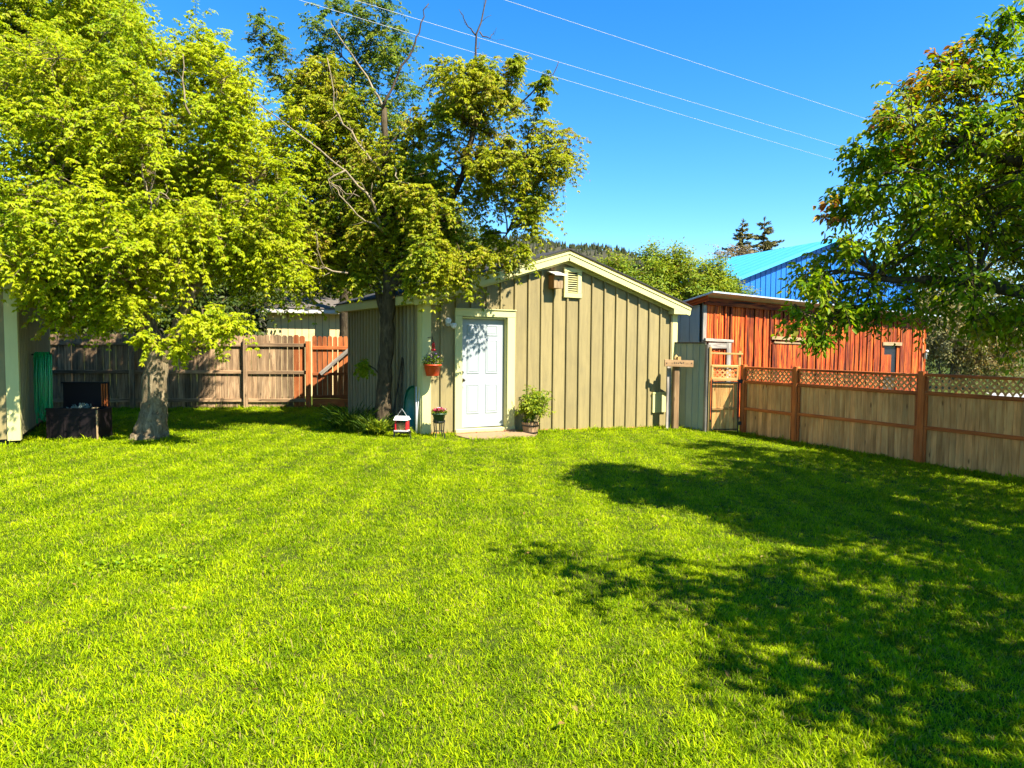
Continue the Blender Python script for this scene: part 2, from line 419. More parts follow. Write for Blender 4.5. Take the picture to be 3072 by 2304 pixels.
def make_tree(name, label, base, trunk, ells, n, mind, rad, twigs, nodes, leaf, bark, group=None, bare=(), deadm=None, keep=None, twig_lines=.35, fruit=0, r_scale=.018, extra_skel=(), cat='tree', sides=12, lens=False, pw=.72, **kw):
    o = thing(name, label, cat, base, 0, group)
    b = np.array(base)
    tr = MB()
    for k, path in enumerate(trunk):
        P = [np.array(p[:3]) - b for p in path]; rd = [p[3] for p in path]
        # denser, slightly knotted
        pts, rr = [], []
        for i in range(len(P) - 1):
            for s in np.linspace(0, 1, 5)[:-1]:
                pts.append(P[i] * (1 - s) + P[i + 1] * s + rng.normal(size=3) * .012); rr.append((rd[i] * (1 - s) + rd[i + 1] * s) * rng.uniform(.95, 1.06))
        pts.append(P[-1]); rr.append(rd[-1])
        tr.tube(pts, rr, sides)
    tr.build('trunk', bark, o, True)
    cen = clump_points(ells, n, mind, pw)
    if keep: cen = [c for c in cen if keep(c[0])]
    skel = [p for path in trunk for p in path[2:]] + list(extra_skel)
    lines = grow(skel, cen, r_scale=r_scale)
    bm = MB()
    for pts, rad_ in lines: bm.tube([p - b for p in pts], rad_, 5, False)
    (P, A, N, LN, WD, TT), (C, st, tips) = sprays(cen, rad, twigs, nodes, np.mean([e[:3] for e in ells], 0), **kw)
    for i in range(len(C)):
        if rng.random() < twig_lines: bm.tube([C[i] - b, st[i] - b, tips[i] - b], [.006, .005, .002], 3, False)
    bm.build('branches', bark, o, True)
    if bare:
        dm = MB()
        for line in bare:
            r0_ = line[1]; pts = [np.array(p) - b for p in line[0]]; q = []
            for i in range(len(pts) - 1):
                for s in (0, .34, .67): q.append(pts[i] * (1 - s) + pts[i + 1] * s + rng.normal(size=3) * .02)
            q.append(pts[-1]); rr = np.linspace(r0_, r0_ * .3, len(q)); dm.tube(q, list(rr), 5)
            for i in range(2, len(q) - 1):          # small dead side twigs
                if rng.random() < .75:
                    dd = unit(q[i + 1] - q[i]); e = unit(dd * .8 + rng.normal(size=3) * .7 + np.array([0, 0, .2])) * rng.uniform(.12, .38)
                    mid = q[i] + e * .5 + rng.normal(size=3) * .03
                    dm.tube([q[i], mid, q[i] + e], [rr[i] * .45, rr[i] * .3, .003], 4)
        tag(dm.build('bare_branch', deadm, o, True), kind='stuff')
    leaf_mesh('crown', P - b, A, N, LN, WD, TT, leaf, o, lens)
    if fruit:
        pick = rng.choice(len(tips), fruit); n_ = 14
        fp = np.repeat(tips[pick], n_, 0) + rng.normal(size=(fruit * n_, 3)) * [.05, .05, .07] - [0, 0, .05]
        ax = unit(rng.normal(size=(len(fp), 3)) * .35 + [0, 0, -1])
        leaf_mesh('seed_cluster', fp - b, ax, rng.normal(size=ax.shape), .045, .008, np.stack([rng.random(len(fp)), np.zeros(len(fp)), np.zeros(len(fp))], 1), MT['fruit'], o)
    return o

# ================================================================== SETTING
M, t, b = mat('ground_soil_and_turf')
g = node(t, 'NewGeometry'); n1 = noise(t, g.outputs['Position'], 1.1, 5, .6); n2 = noise(t, g.outputs['Position'], 40, 3, .6)
c = ramp(t, n1.outputs[0], [(.3, (.035, .055, .004)), (.55, (.06, .08, .006)), (.75, (.10, .085, .018))]).outputs[0]
c = mixc(t, c, ramp(t, n2.outputs[0], [(.3, (.5, .5, .5)), (.7, (1.3, 1.3, 1.3))]).outputs[0], 1.0, 'MULTIPLY')
t.links.new(c, b.inputs['Base Color']); b.inputs['Roughness'].default_value = 1.0; b.inputs['Specular IOR Level'].default_value = .1
bump(t, b, n2.outputs[0], .8, .03); MT['ground'] = M
xs = [-3000, -400, -80, -30, -12, -6, -3, -1.6] + [x * .5 - 1.6 for x in range(1, 18)] + [10, 20, 40, 90, 400, 3000]
ys = [-300, -40, -10, 0, 3, 6, 9, 12, 15, 18, 25, 40, 80, 200, 600, 3000]
gm = MB(); gm.v = [(x, y, ground_z(x)) for y in ys for x in xs]; W_ = len(xs)
gm.f = [(j * W_ + i, j * W_ + i + 1, (j + 1) * W_ + i + 1, (j + 1) * W_ + i) for j in range(len(ys) - 1) for i in range(W_ - 1)]
tag(gm.build('ground', MT['ground']), kind='structure')

# hill with forest
M, t, b = mat('dry_hillside'); g = node(t, 'NewGeometry'); n1 = noise(t, g.outputs['Position'], .03, 6, .65)
c = ramp(t, n1.outputs[0], [(.35, (.022, .024, .005)), (.65, (.045, .036, .010))]).outputs[0]
t.links.new(c, b.inputs['Base Color']); b.inputs['Roughness'].default_value = 1; MT['hill'] = M
def ridge(x):
    return max(8.0, 128 - .14 * (x + 7) + 5 * math.sin(x * .021) + 3 * math.sin(x * .057 + 1)) if x > -400 else 175 + 6 * math.sin(x * .02)
def hill_z(x, y):
    f = min(max((y - 420) / 480, 0), 1); f = f * f * (3 - 2 * f)
    f2 = 1 - .3 * min(max((y - 900) / 700, 0), 1)
    return -3 + (ridge(x) + 3) * f * f2
hx = [x * 20 - 1300 for x in range(0, 121)]; hy = [380 + k * 45 for k in range(0, 30)]
hm = MB(); hm.v = [(x, y, hill_z(x, y) + (random.uniform(-1, 1) if y > 430 else 0)) for y in hy for x in hx]; W_ = len(hx)
hm.f = [(j * W_ + i, j * W_ + i + 1, (j + 1) * W_ + i + 1, (j + 1) * W_ + i) for j in range(len(hy) - 1) for i in range(W_ - 1)]
tag(hm.build('hill', MT['hill'], smooth=True), kind='structure')
fm = MB()
for k in range(11000):
    x = random.uniform(-900, 700); y = random.uniform(520, 960) if k > 3000 else random.uniform(860, 925)
    if x < -200 and k % 3: continue
    z = hill_z(x, y); h = random.uniform(4.5, 9.5); r_ = h * random.uniform(.16, .24); a0 = random.random() * 6
    rings = [(r_, z + h * .12), (r_ * .62, z + h * .45), (r_ * .3, z + h * .75)]
    vs = []
    for rr, zz in rings:
        vs += [(x + rr * random.uniform(.7, 1.2) * math.cos(a0 + 2 * math.pi * j / 5), y + rr * math.sin(a0 + 2 * math.pi * j / 5), zz) for j in range(5)]
    vs.append((x, y, z + h))
    fs = [(i * 5 + j, i * 5 + (j + 1) % 5, i * 5 + 5 + (j + 1) % 5, i * 5 + 5 + j) for i in range(2) for j in range(5)] + [(10 + j, 10 + (j + 1) % 5, 15) for j in range(5)]
    fm.add(vs, fs)
MT['pine'] = plain('far_pine_foliage', (.026, .032, .005), .95, var=.5, scale=.15, bumps=0)
tag(fm.build('hillside_forest', MT['pine']), 'distant pine forest covering the brown hill behind the shed', 'forest', kind='stuff')

# pale gravel strip standing in for an unidentified white surface behind the fence
MT['gravel'] = plain('pale_gravel', (.36, .34, .30), .95, scale=40, var=.25, bumps=.5)
gr = MB()
gr.add([(17.5, 24.9, -.285), (60, 24.9, -.285), (60, 31.0, -.285), (20.5, 31.0, -.285)], [(0, 1, 2, 3)])
tag(gr.build('pale_standin_strip', MT['gravel']), kind='structure')

# ------------------------------------------------------------------ lawn grass (blades instanced on points)
M, t, b = mat('lawn_blade')
g = node(t, 'NewGeometry'); at = node(t, 'Attribute', attribute_name='tint'); sp = node(t, 'SeparateXYZ'); t.links.new(at.outputs['Vector'], sp.inputs[0])
n1 = noise(t, g.outputs['Position'], .8, 4, .6); n2 = noise(t, g.outputs['Position'], 5.0, 4, .65)
st = node(t, 'TexWave', wave_type='BANDS', bands_direction='X'); st.inputs['Scale'].default_value = .55; st.inputs['Distortion'].default_value = 1.1; st.inputs['Detail'].default_value = 1.5; st.inputs['Detail Scale'].default_value = .6
t.links.new(mscale(t, g.outputs['Position'], (1.0, .14, 0)), st.inputs['Vector'])
f1 = node(t, 'Math', operation='MULTIPLY_ADD'); t.links.new(n2.outputs[0], f1.inputs[0]); f1.inputs[1].default_value = .75; t.links.new(n1.outputs[0], f1.inputs[2])
f2 = node(t, 'Math', operation='MULTIPLY_ADD'); t.links.new(st.outputs['Fac'], f2.inputs[0]); f2.inputs[1].default_value = .22; t.links.new(f1.outputs[0], f2.inputs[2])
f3 = node(t, 'Math', operation='MULTIPLY_ADD'); t.links.new(sp.outputs[0], f3.inputs[0]); f3.inputs[1].default_value = .8; t.links.new(f2.outputs[0], f3.inputs[2])
mr = node(t, 'MapRange'); oi = node(t, 'ObjectInfo'); f4 = node(t, 'Math', operation='MULTIPLY_ADD'); t.links.new(oi.outputs['Random'], f4.inputs[0]); f4.inputs[1].default_value = .35; t.links.new(f3.outputs[0], f4.inputs[2])
mr.inputs['From Min'].default_value = .93; mr.inputs['From Max'].default_value = 2.05; t.links.new(f4.outputs[0], mr.inputs['Value'])
c = ramp(t, mr.outputs[0], [(0, (.06, .125, .002)), (.25, (.125, .205, .002)), (.5, (.235, .34, .002)), (1, (.48, .545, .003))]).outputs[0]
c = mixc(t, c, (.33, .25, .08), sp.outputs[1])
t.links.new(c, b.inputs['Base Color']); b.inputs['Roughness'].default_value = .6; b.inputs['Specular IOR Level'].default_value = .06
tr = node(t, 'BsdfTranslucent'); t.links.new(mixc(t, c, (1.1, 1.15, .6), 1.0, 'MULTIPLY'), tr.inputs[0])
mx = node(t, 'MixShader'); mx.inputs[0].default_value = .4; t.links.new(b.outputs[0], mx.inputs[1]); t.links.new(tr.outputs[0], mx.inputs[2])
t.links.new(mx.outputs[0], t.nodes['Material Output'].inputs[0]); MT['grass'] = M

tufts = bpy.data.collections.new('grass_tuft_shapes')
def tuft(i, nb, rad, h0, h1, wd):
    V, F, T = [], [], []
    for k in range(nb):
        a = random.random() * 6.283; r_ = rad * math.sqrt(random.random()); px, py = r_ * math.cos(a), r_ * math.sin(a)
        h = random.uniform(h0, h1); th = random.random() * 6.283; lean = random.uniform(.2, 1.3) * h
        dx, dy = math.cos(th), math.sin(th); sx, sy = -dy, dx
        w_ = wd * random.uniform(.7, 1.3); tn = (random.random(), 1.0 * (random.random() < .07) * random.uniform(.4, 1), 0)
        k0 = len(V)
        for f_, ww in ((0, 1), (.45, .9), (.8, .55)):
            ox = px + dx * lean * f_ ** 1.8; oy = py + dy * lean * f_ ** 1.8; z = h * (f_ - .25 * f_ * f_)
            V += [(ox + sx * w_ * ww, oy + sy * w_ * ww, z), (ox - sx * w_ * ww, oy - sy * w_ * ww, z)]
        V.append((px + dx * lean, py + dy * lean, h * .76)); T += [tn] * 7
        F += [(k0, k0 + 1, k0 + 3, k0 + 2), (k0 + 2, k0 + 3, k0 + 5, k0 + 4), (k0 + 4, k0 + 5, k0 + 6)]
    me = bpy.data.meshes.new('grass_tuft'); me.from_pydata(V, [], F); me.update(); me.materials.append(MT['grass'])
    a_ = me.attributes.new('tint', 'FLOAT_VECTOR', 'POINT'); a_.data.foreach_set('vector', np.array(T, np.float32).ravel())
    o = bpy.data.objects.new('grass_tuft', me); tufts.objects.link(o)
for i in range(6): tuft(i, 21, .058, .013, .034, .0020)
for i in range(2): tuft(9, 12, .05, .026, .054, .0019)
def inside(px, py, poly):
    r = np.zeros(len(px), bool); j = len(poly) - 1
    for i in range(len(poly)):
        xi, yi = poly[i]; xj, yj = poly[j]
        r ^= ((yi > py) != (yj > py)) & (px < (xj - xi) * (py - yi) / (yj - yi + 1e-12) + xi); j = i
    return r
LAWN = [(-14, .6), (9.4, .6), (9.4, 6.9), (4.86, 14.95), (4.0, 15.2), (3.62, 15.6), (-1.57, 12.56), (-3.75, 16.1), (-3.9, 17.7), (-10.3, 16.9), (-9.5, 14.6), (-7.55, 10.95), (-14, 7.7)]
pts = []
for (y0, y1, dens) in ((.9, 3.2, 1300), (3.2, 4.6, 1100), (4.6, 6.5, 780), (6.5, 9, 540), (9, 12.5, 370), (12.5, 18.2, 250)):
    hw = .80 * y1 + 1.2; n_ = int(dens * (y1 - y0) * 2 * hw)
    p = np.stack([rng.uniform(-hw, hw, n_), rng.uniform(y0, y1, n_)], 1)
    pts.append(p[inside(p[:, 0], p[:, 1], LAWN)])
pts = np.concatenate(pts)
ca, sa = math.cos(R(31)), math.sin(R(31))
lx = (pts[:, 0] + 1.572) * ca + (pts[:, 1] - 12.593) * sa; ly = -(pts[:, 0] + 1.572) * sa + (pts[:, 1] - 12.593) * ca
pts = pts[~((lx > .50) & (lx < 1.86) & (ly > -.84))]
n_lawn = len(pts)
edge = []                                   # untrimmed fringe where the mower does not reach
def fringe(a, b, n, spread):
    f = rng.random((n, 1)); edge.append(np.array(a) * (1 - f) + np.array(b) * f + rng.normal(size=(n, 2)) * spread)
S_ = lambda x, y: (-1.572 + x * ca - y * sa, 12.593 + x * sa + y * ca)
fringe(S_(1.9, -.07), S_(6.0, -.07), 420, .03); fringe(S_(0, -.09), S_(.5, -.09), 60, .03); fringe(S_(-.08, 0), S_(-.08, 4), 300, .05)
fringe((4.76, 14.97), (8.9, 7.35), 620, .035); fringe((-10.2, 16.82), (-3.9, 17.6), 420, .04); fringe((-7.55, 10.9), (-8.5, 10.45), 60, .05); fringe((-7.5, 11.1), (-9.2, 14.4), 160, .05)
fringe((3.6, 15.5), (4.8, 14.95), 120, .04); fringe(S_(.5, -.87), S_(1.86, -.87), 110, .025); fringe((-7.5, 11.45), (-6.7, 11.5), 90, .03); fringe((3.36, 15.1), (3.56, 15.1), 40, .05)
for cx, cy, rr in ((-5.99, 11.85, .31), (-2.33, 13.0, .2)):
    a = rng.random(110) * 6.283; edge.append(np.stack([cx + rr * np.cos(a), cy + rr * np.sin(a)], 1) + rng.normal(size=(110, 2)) * .03)
pts = np.concatenate([pts] + edge)
n_ = len(pts); dist = np.hypot(pts[:, 0], pts[:, 1])
me = bpy.data.meshes.new('lawn_grass'); me.vertices.add(n_)
me.vertices.foreach_set('co', np.stack([pts[:, 0], pts[:, 1], gz_np(pts[:, 0]) - .004], 1).astype(np.float32).ravel())
big = np.where(np.arange(n_) >= n_lawn, rng.uniform(1.1, 2.1, n_), 1.0)
for nm, ty, dat in (('rot', 'FLOAT_VECTOR', np.stack([rng.normal(0, .12, n_), rng.normal(0, .12, n_), rng.uniform(0, 6.283, n_)], 1)),
                    ('scl', 'FLOAT', big * rng.uniform(.7, 1.3, n_) * (1 + .035 * np.clip(dist - 4, 0, 12)) * (1 + .12 * np.sin(pts[:, 0] * 2.3 + 1.7 * np.sin(pts[:, 1] * 1.9)) * np.sin(pts[:, 1] * 2.9 + 1.3 * np.sin(pts[:, 0] * 3.1)) + .12 * np.sin(pts[:, 0] * 9.1 + 2 * np.sin(pts[:, 1] * 7.3)))), ('idx', 'INT', np.where(rng.random(n_) < .06, 6 + rng.integers(0, 2, n_), rng.integers(0, 6, n_)))):
    a_ = me.attributes.new(nm, ty, 'POINT')
    a_.data.foreach_set('vector' if ty == 'FLOAT_VECTOR' else 'value', dat.astype(np.int32 if ty == 'INT' else np.float32).ravel())
me.update(); me.materials.append(MT['grass'])
grass = tag(link('lawn_grass', me), 'bright mown lawn grass filling the back yard', 'grass', kind='stuff')
ng = bpy.data.node_groups.new('grass_on_points', 'GeometryNodeTree')
ng.interface.new_socket('Geometry', in_out='INPUT', socket_type='NodeSocketGeometry'); ng.interface.new_socket('Geometry', in_out='OUTPUT', socket_type='NodeSocketGeometry')
gi, go = ng.nodes.new('NodeGroupInput'), ng.nodes.new('NodeGroupOutput')
ip = ng.nodes.new('GeometryNodeInstanceOnPoints'); ci = ng.nodes.new('GeometryNodeCollectionInfo')
ci.inputs['Collection'].default_value = tufts; ci.inputs['Separate Children'].default_value = True; ci.inputs['Reset Children'].default_value = True
def attr(nm, ty):
    n = ng.nodes.new('GeometryNodeInputNamedAttribute'); n.data_type = ty; n.inputs['Name'].default_value = nm
    return n.outputs['Attribute']
e2r = ng.nodes.new('FunctionNodeEulerToRotation')
ng.links.new(attr('rot', 'FLOAT_VECTOR'), e2r.inputs[0]); ng.links.new(e2r.outputs[0], ip.inputs['Rotation'])
ng.links.new(attr('scl', 'FLOAT'), ip.inputs['Scale']); ng.links.new(attr('idx', 'INT'), ip.inputs['Instance Index'])
ip.inputs['Pick Instance'].default_value = True
ng.links.new(gi.outputs[0], ip.inputs['Points']); ng.links.new(ci.outputs[0], ip.inputs['Instance']); ng.links.new(ip.outputs[0], go.inputs[0])
md = grass.modifiers.new('grass', 'NODES'); md.node_group = ng

# ================================================================== THE SHED
shed = thing('garden_shed', 'tan board and batten garden shed with cream trim and white door', 'shed', (-1.572, 12.593, 0), R(31))
sub = lambda x: .05 - .030 * x
rtop = lambda x: 3.27 - .303 * abs(x - 3)
core = MB()
core.box(.02, .745, .03, .12, -.02, 2.36).box(1.70, 5.98, .03, .12, -.15, 2.36).box(.745, 1.70, .03, .12, 2.115, 2.36)
core.add([(.05, .03, 2.36), (5.95, .03, 2.36), (3, .03, 3.24), (.05, .12, 2.36), (5.95, .12, 2.36), (3, .12, 3.24)], [(0, 1, 2), (5, 4, 3), (0, 2, 5, 3), (2, 1, 4, 5), (1, 0, 3, 4)])
core.build('wall_sheathing', MT['groove'], shed)
wl = MB(); wl.box(.03, .10, .13, 4.0, -.1, 2.38); wl.build('wall', MT['groove'], shed)
wr = MB(); wr.box(5.92, 6.0, .13, 4.0, -.25, 2.38).box(.11, 5.91, 3.94, 4.02, -.25, 2.38)
wr.add([(.1, 3.95, 2.385), (5.9, 3.95, 2.385), (3, 3.95, 3.24), (.1, 4.01, 2.385), (5.9, 4.01, 2.385), (3, 4.01, 3.24)], [(0, 1, 2), (5, 4, 3), (0, 2, 5, 3), (2, 1, 4, 5), (1, 0, 3, 4)])
wr.build('wall', MT['tan'], shed)
bxs = [.02, .353, .655, .955, 1.275, 1.573, 1.886, 2.184, 2.479, 2.768, 3.079, 3.381, 3.69, 4.005, 4.318, 4.616, 4.906, 5.213, 5.527, 5.83, 5.98]
for i in range(len(bxs) - 1):
    x0, x1 = bxs[i] + .003, bxs[i + 1] - .003; xm = (x0 + x1) / 2
    z0 = 2.2 if .65 < xm < 1.87 else sub(xm)
    top = (rtop(x1) - rtop(x0)) if not (x0 < 3 < x1) else 0.0
    zt = (rtop(x0) + rtop(x1)) / 2
    vboard('siding_board', shed, MT['tan'], xm, .012 + random.uniform(-.002, .002), z0, zt, x1 - x0, .022, top)
    if 0 < i:
        x = bxs[i]
        z0b = 2.2 if .62 < x < 1.87 else sub(x) - .03
        if 5.3 < x < 5.72: z0b = .62
        zt = rtop(x) + .01
        if 2.95 < x < 3.42: 
            vboard('batten', shed, MT['tan'], x, -.0175, z0b, 2.535, .044, .036)
        elif .655 < x < 1.86 or x > 1.87 or x < .62 or True:
            vboard('batten', shed, MT['tan'], x + random.uniform(-.004, .004), -.0175, z0b, zt, .044, .036)
# side wall in its shade tone, with closely set boards
y = .17
while y < 4.0:
    wd = .095; vboard('siding_board', shed, MT['tan_shade'], -.006, y + wd / 2, -.05, 2.33, .070, wd); y += .178
# bottom sill
beam('sill', shed, MT['sill'], (.03, .014, -.02), (5.98, .014, -.20), .14, .03)
# corner boards
vboard('corner_board', shed, MT['cream'], .064, -.017, -.01, 2.38, .170, .03); vboard('corner_board', shed, MT['cream'], -.022, .075, -.02, 2.38, .03, .15)
vboard('corner_board', shed, MT['cream'], 5.935, -.017, -.13, 2.38, .15, .03); vboard('corner_board', shed, MT['cream'], 6.022, .06, -.15, 2.38, .03, .13)
# door casing, jambs
vboard('door_casing', shed, MT['cream'], .682, -.040, -.005, 2.115, .145, .03); vboard('door_casing', shed, MT['cream'], 1.783, -.040, -.02, 2.115, .165, .03)
beam('door_casing', shed, MT['cream'], (.610, -.041, 2.188), (1.866, -.041, 2.188), .145, .034)
beam('door_casing', shed, MT['cream'], (.60, -.066, 2.251), (1.876, -.066, 2.251), .018, .03)
vboard('door_jamb', shed, MT['cream'], .745, .028, .05, 2.10, .022, .100); vboard('door_jamb', shed, MT['cream'], 1.700, .028, .05, 2.10, .022, .100)
beam('door_jamb', shed, MT['cream'], (.757, .028, 2.095), (1.688, .028, 2.095), .030, .100)
beam('threshold', shed, MT['cream'], (.62, -.01, .045), (1.86, -.01, .030), .07, .13)
dr = MB(); dr.box(.760, 1.685, .062, .10, .085, 2.078); door = dr.build('door', MT['white'], shed)
def panel(x0, x1, z0, z1):
    p = MB(); a = .022
    def ring(d, yy): return [(x0 + d, yy, z0 + d), (x1 - d, yy, z0 + d), (x1 - d, yy, z1 - d), (x0 + d, yy, z1 - d)]
    rs = [ring(0, .0615), ring(.004, .054), ring(.016, .052), ring(.024, .060), ring(.030, .060), ring(.045, .0545), ring(.05, .0545)]
    for r_ in rs: p.v += r_
    for k in range(len(rs) - 1):
        for j in range(4):
            p.f.append((k * 4 + j, k * 4 + (j + 1) % 4, k * 4 + 4 + (j + 1) % 4, k * 4 + 4 + j))
    k = (len(rs) - 1) * 4; p.f.append((k, k + 1, k + 2, k + 3))
    p.build('panel', MT['white'], door)
for (a_, b_) in ((.905, 1.155), (1.295, 1.545)):
    panel(a_, b_, 1.77, 1.965); panel(a_, b_, 1.075, 1.695); panel(a_, b_, .335, .875)
def ball(mb, c, r, n=10): mb.lathe([(r * .02, -r)] + [(r * math.cos(R(k)), r * math.sin(R(k))) for k in range(-60, 61, 20)] + [(r * .02, r)], n, c); return mb
kb = MB(); kb.tube([(.805, .062, .96), (.805, .035, .96)], [.032, .032], 12).tube([(.805, .04, .96), (.805, .0, .96)], [.012, .012], 8)
ball(kb, (.805, -.012, .96), .029); kb.build('door_knob', MT['brass'], door, True)
kb = MB(); kb.tube([(.800, .062, 1.10), (.800, .030, 1.10)], [.030, .026], 12).box(.794, .806, .012, .03, 1.082, 1.118); kb.build('deadbolt', MT['brass'], door)
# gable vent
vf = MB(); vent = thing('vent', None, None); vent.parent = shed
vb = MB(); vb.box(3.06, 3.31, -.012, -.002, 2.63, 3.04); vb.build('backing', MT['black'], vent)  # black sheet stands for the darkness behind the slats
vboard('frame', vent, MT['cream'], 3.023, -.030, 2.632, 3.037, .088, .05); vboard('frame', vent, MT['cream'], 3.349, -.030, 2.632, 3.037, .095, .05)
beam('frame', vent, MT['cream'], (2.976, -.031, 2.585), (3.400, -.031, 2.585), .09, .052); beam('frame', vent, MT['cream'], (2.976, -.031, 3.082), (3.400, -.031, 3.082), .088, .052)
for k in range(9):
    z = 2.655 + k * .043; beam('slat', vent, MT['cream'], (3.066, -.030, z), (3.304, -.030, z), .030, .006, (0, -.85, -.5))
# utility cover plate, flood light
ub = MB(); ub.box(5.325, 5.700, -.045, -.003, .185, .612).box(5.315, 5.710, -.055, -.045, .585, .622); ub.build('meter_cover', MT['cream'], shed)
fl = MB(); fl.tube([(.49, 0, 1.985), (.49, -.035, 1.985)], [.058, .05], 16); lamp = fl.build('flood_light', MT['whiteplastic'], shed)
for d in ((-.055, -.10, .035), (.045, -.11, -.045)):
    h = MB(); p0 = Vector((.49, -.03, 1.985)); p1 = p0 + Vector(d) * .5; p2 = p0 + Vector(d) * 1.15
    h.tube([p0, p1, p1 + (p2 - p1) * .3, p2, p2 + (p2 - p1) * .05], [.016, .018, .040, .056, .03], 12); h.build('lamp_head', MT['whiteplastic'], lamp, True)
# roof
def roof_side(sgn, name, z_off, th, m_, x_out, y0, y1):
    s = MB(); xo = 3 + sgn * x_out; za = 3.455 + z_off; zo = za - .303 * x_out
    vs = [(3, y0, za), (xo, y0, zo), (xo, y1, zo), (3, y1, za)]
    vs += [(a, b_, c_ - th) for a, b_, c_ in vs]
    fs = [(0, 1, 2, 3), (7, 6, 5, 4), (0, 4, 5, 1), (1, 5, 6, 2), (2, 6, 7, 3)]
    if sgn > 0: fs = [f[::-1] for f in fs]
    s.add(vs, fs); return s.build(name, m_, shed)
for sgn in (-1, 1):
    rf = roof_side(sgn, 'roof', .02, .018, MT['shingle'], 3.29, -.195, 4.22)
    roof_side(sgn, 'roof_deck', 0, .025, MT['cream'], 3.24, -.15, 4.18)
    for k in range(1, 15):      # shingle courses step the slope
        x = 3 + sgn * (3.29 - k * .225); z = 3.475 - .303 * abs(x - 3)
        beam('shingle_course', rf, MT['shingle'], (x, -.19, z + .003), (x, 4.21, z + .003), .235, .010, (sgn * -1, 0, .303))
    # rake boards (two layers), soffit and eave board
    e = 3 + sgn * 3.24; ze = 3.43 - .303 * 3.24
    beam('rake_board', shed, MT['cream'], (3 + sgn * .002, -.166, 3.43 - .10), (e, -.166, ze - .10), .165, .028, (0, 0, 1))
    beam('rake_trim', shed, MT['cream'], (3 + sgn * .002, -.186, 3.43 - .038), (e, -.186, ze - .038), .045, .018, (0, 0, 1))
    beam('soffit', shed, MT['cream'], (3 + sgn * .01, -.075, 3.43 - .150), (e - sgn * .02, -.075, ze - .150), .014, .145, (0, 0, 1))
    beam('frieze_board', shed, MT['cream'], (3 + sgn * .004, -.034, 3.43 - .185), (e - sgn * .25, -.034, ze + .0758 - .185), .085, .02, (0, 0, 1))
    beam('rake_board', shed, MT['cream'], (3 + sgn * .002, 4.166, 3.43 - .10), (e, 4.166, ze - .10), .165, .028, (0, 0, 1))
    beam('eave_board', shed, MT['cream'], (e + sgn * .015, -.15, ze - .075), (e + sgn * .015, 4.18, ze - .075), .15, .026, (0, 0, 1))
    s_ = MB(); xa, xb = sorted((e, 3 + sgn * 3.02)); s_.box(xa, xb, -.13, 4.15, ze - .142, ze - .128); s_.build('soffit', MT['cream'], shed)
    # boxed return under the rake end
    r_ = MB(); xi = 3 + sgn * 2.76; zi = ze + .303 * .46
    vs = [(e, -.178, ze - .15), (xi, -.178, ze - .15), (xi, -.178, zi - .185), (e, -.178, ze - .02)]; vs += [(a, -.004, c_) for a, b_, c_ in vs]
    fs = [(0, 1, 2, 3), (7, 6, 5, 4), (0, 4, 5, 1), (1, 5, 6, 2), (2, 6, 7, 3), (3, 7, 4, 0)]
    if sgn < 0: fs = [f[::-1] for f in fs]
    r_.add(vs, fs); r_.build('eave_return', MT['cream'], shed)

def on_shed(x, y, z=0):
    return (-1.572 + x * ca - y * sa, 12.593 + x * sa + y * ca, z)
RZ = R(31)
# doorstep slab with a row of bricks
p = on_shed(1.2, -.49, 0); gz = ground_z(p[0])
ds = thing('doorstep', 'warm tan concrete slab in the grass in front of the white door', 'doorstep', (p[0], p[1], gz), RZ)
s_ = MB(); s_.box(-.66, .63, -.33, .36, -.06, .045); o = s_.build('slab', MT['concrete'], ds)
for k in range(6): 
    s_ = MB(); x = -.60 + k * .212; s_.box(x, x + .20, .372, .455, -.05, .055 + random.uniform(-.01, .01)); s_.build('brick', MT['brick'], ds)

# birdhouse on the gable
p = on_shed(2.72, -.03, 2.70)
bh = thing('birdhouse', 'small wooden birdhouse with pale roof hung beside the gable vent', 'birdhouse', p, RZ)
vboard('mounting_board', bh, MT['brownpost'], .0, .010, .02, .43, .10, .018)
s_ = MB(); s_.box(-.10, .10, -.175, -.0, .0, .25)
bo = s_.build('body', MT['sill'], bh)
s_ = MB(); s_.box(-.102, .102, -.195, -.177, .0, .235); s_.build('front', MT['barnpale'], bh)
s_ = MB(); s_.add([(-.135, -.27, .235), (.135, -.27, .235), (.135, .0, .315), (-.135, .0, .315), (-.135, -.27, .255), (.135, -.27, .255), (.135, .0, .335), (-.135, .0, .335)],
                  [(0, 3, 2, 1), (4, 5, 6, 7), (0, 1, 5, 4), (1, 2, 6, 5), (2, 3, 7, 6), (3, 0, 4, 7)]); s_.build('roof', MT['neightrim'], bh)
s_ = MB(); s_.tube([(0, -.194, .15), (0, -.1975, .15)], [.022, .022], 14); s_.build('entrance_dark_disc', MT['black'], bh)  # black disc on the front, standing for the dark inside of a hole

# hanging basket and hummingbird feeder at the left corner
def leaf_cloud(name, parent, c, r, n, L, Wd, material, up=.3, tone=.5, below=True, lens=True):
    d = unit(rng.normal(size=(n, 3))) * (rng.random((n, 1)) ** .5)
    if not below: d[:, 2] = np.abs(d[:, 2])
    P = np.array(c) + d * np.array(r)
    A = unit(d + rng.normal(size=(n, 3)) * .6 + [0, 0, up]); N = unit(rng.normal(size=(n, 3)) * .5 + [0, 0, 1])
    T = np.stack([np.clip(rng.normal(tone, .25, n), 0, 1), np.zeros(n), np.zeros(n)], 1)
    return tag(leaf_mesh(name, P, A, N, L * rng.uniform(.7, 1.3, n), Wd * rng.uniform(.7, 1.3, n), T, material, parent, lens), kind='stuff')
p = on_shed(.085, -.23, 1.06)
hb = thing('hanging_basket', 'orange red plastic basket of purple flowers hanging at shed corner', 'planter', p, RZ)
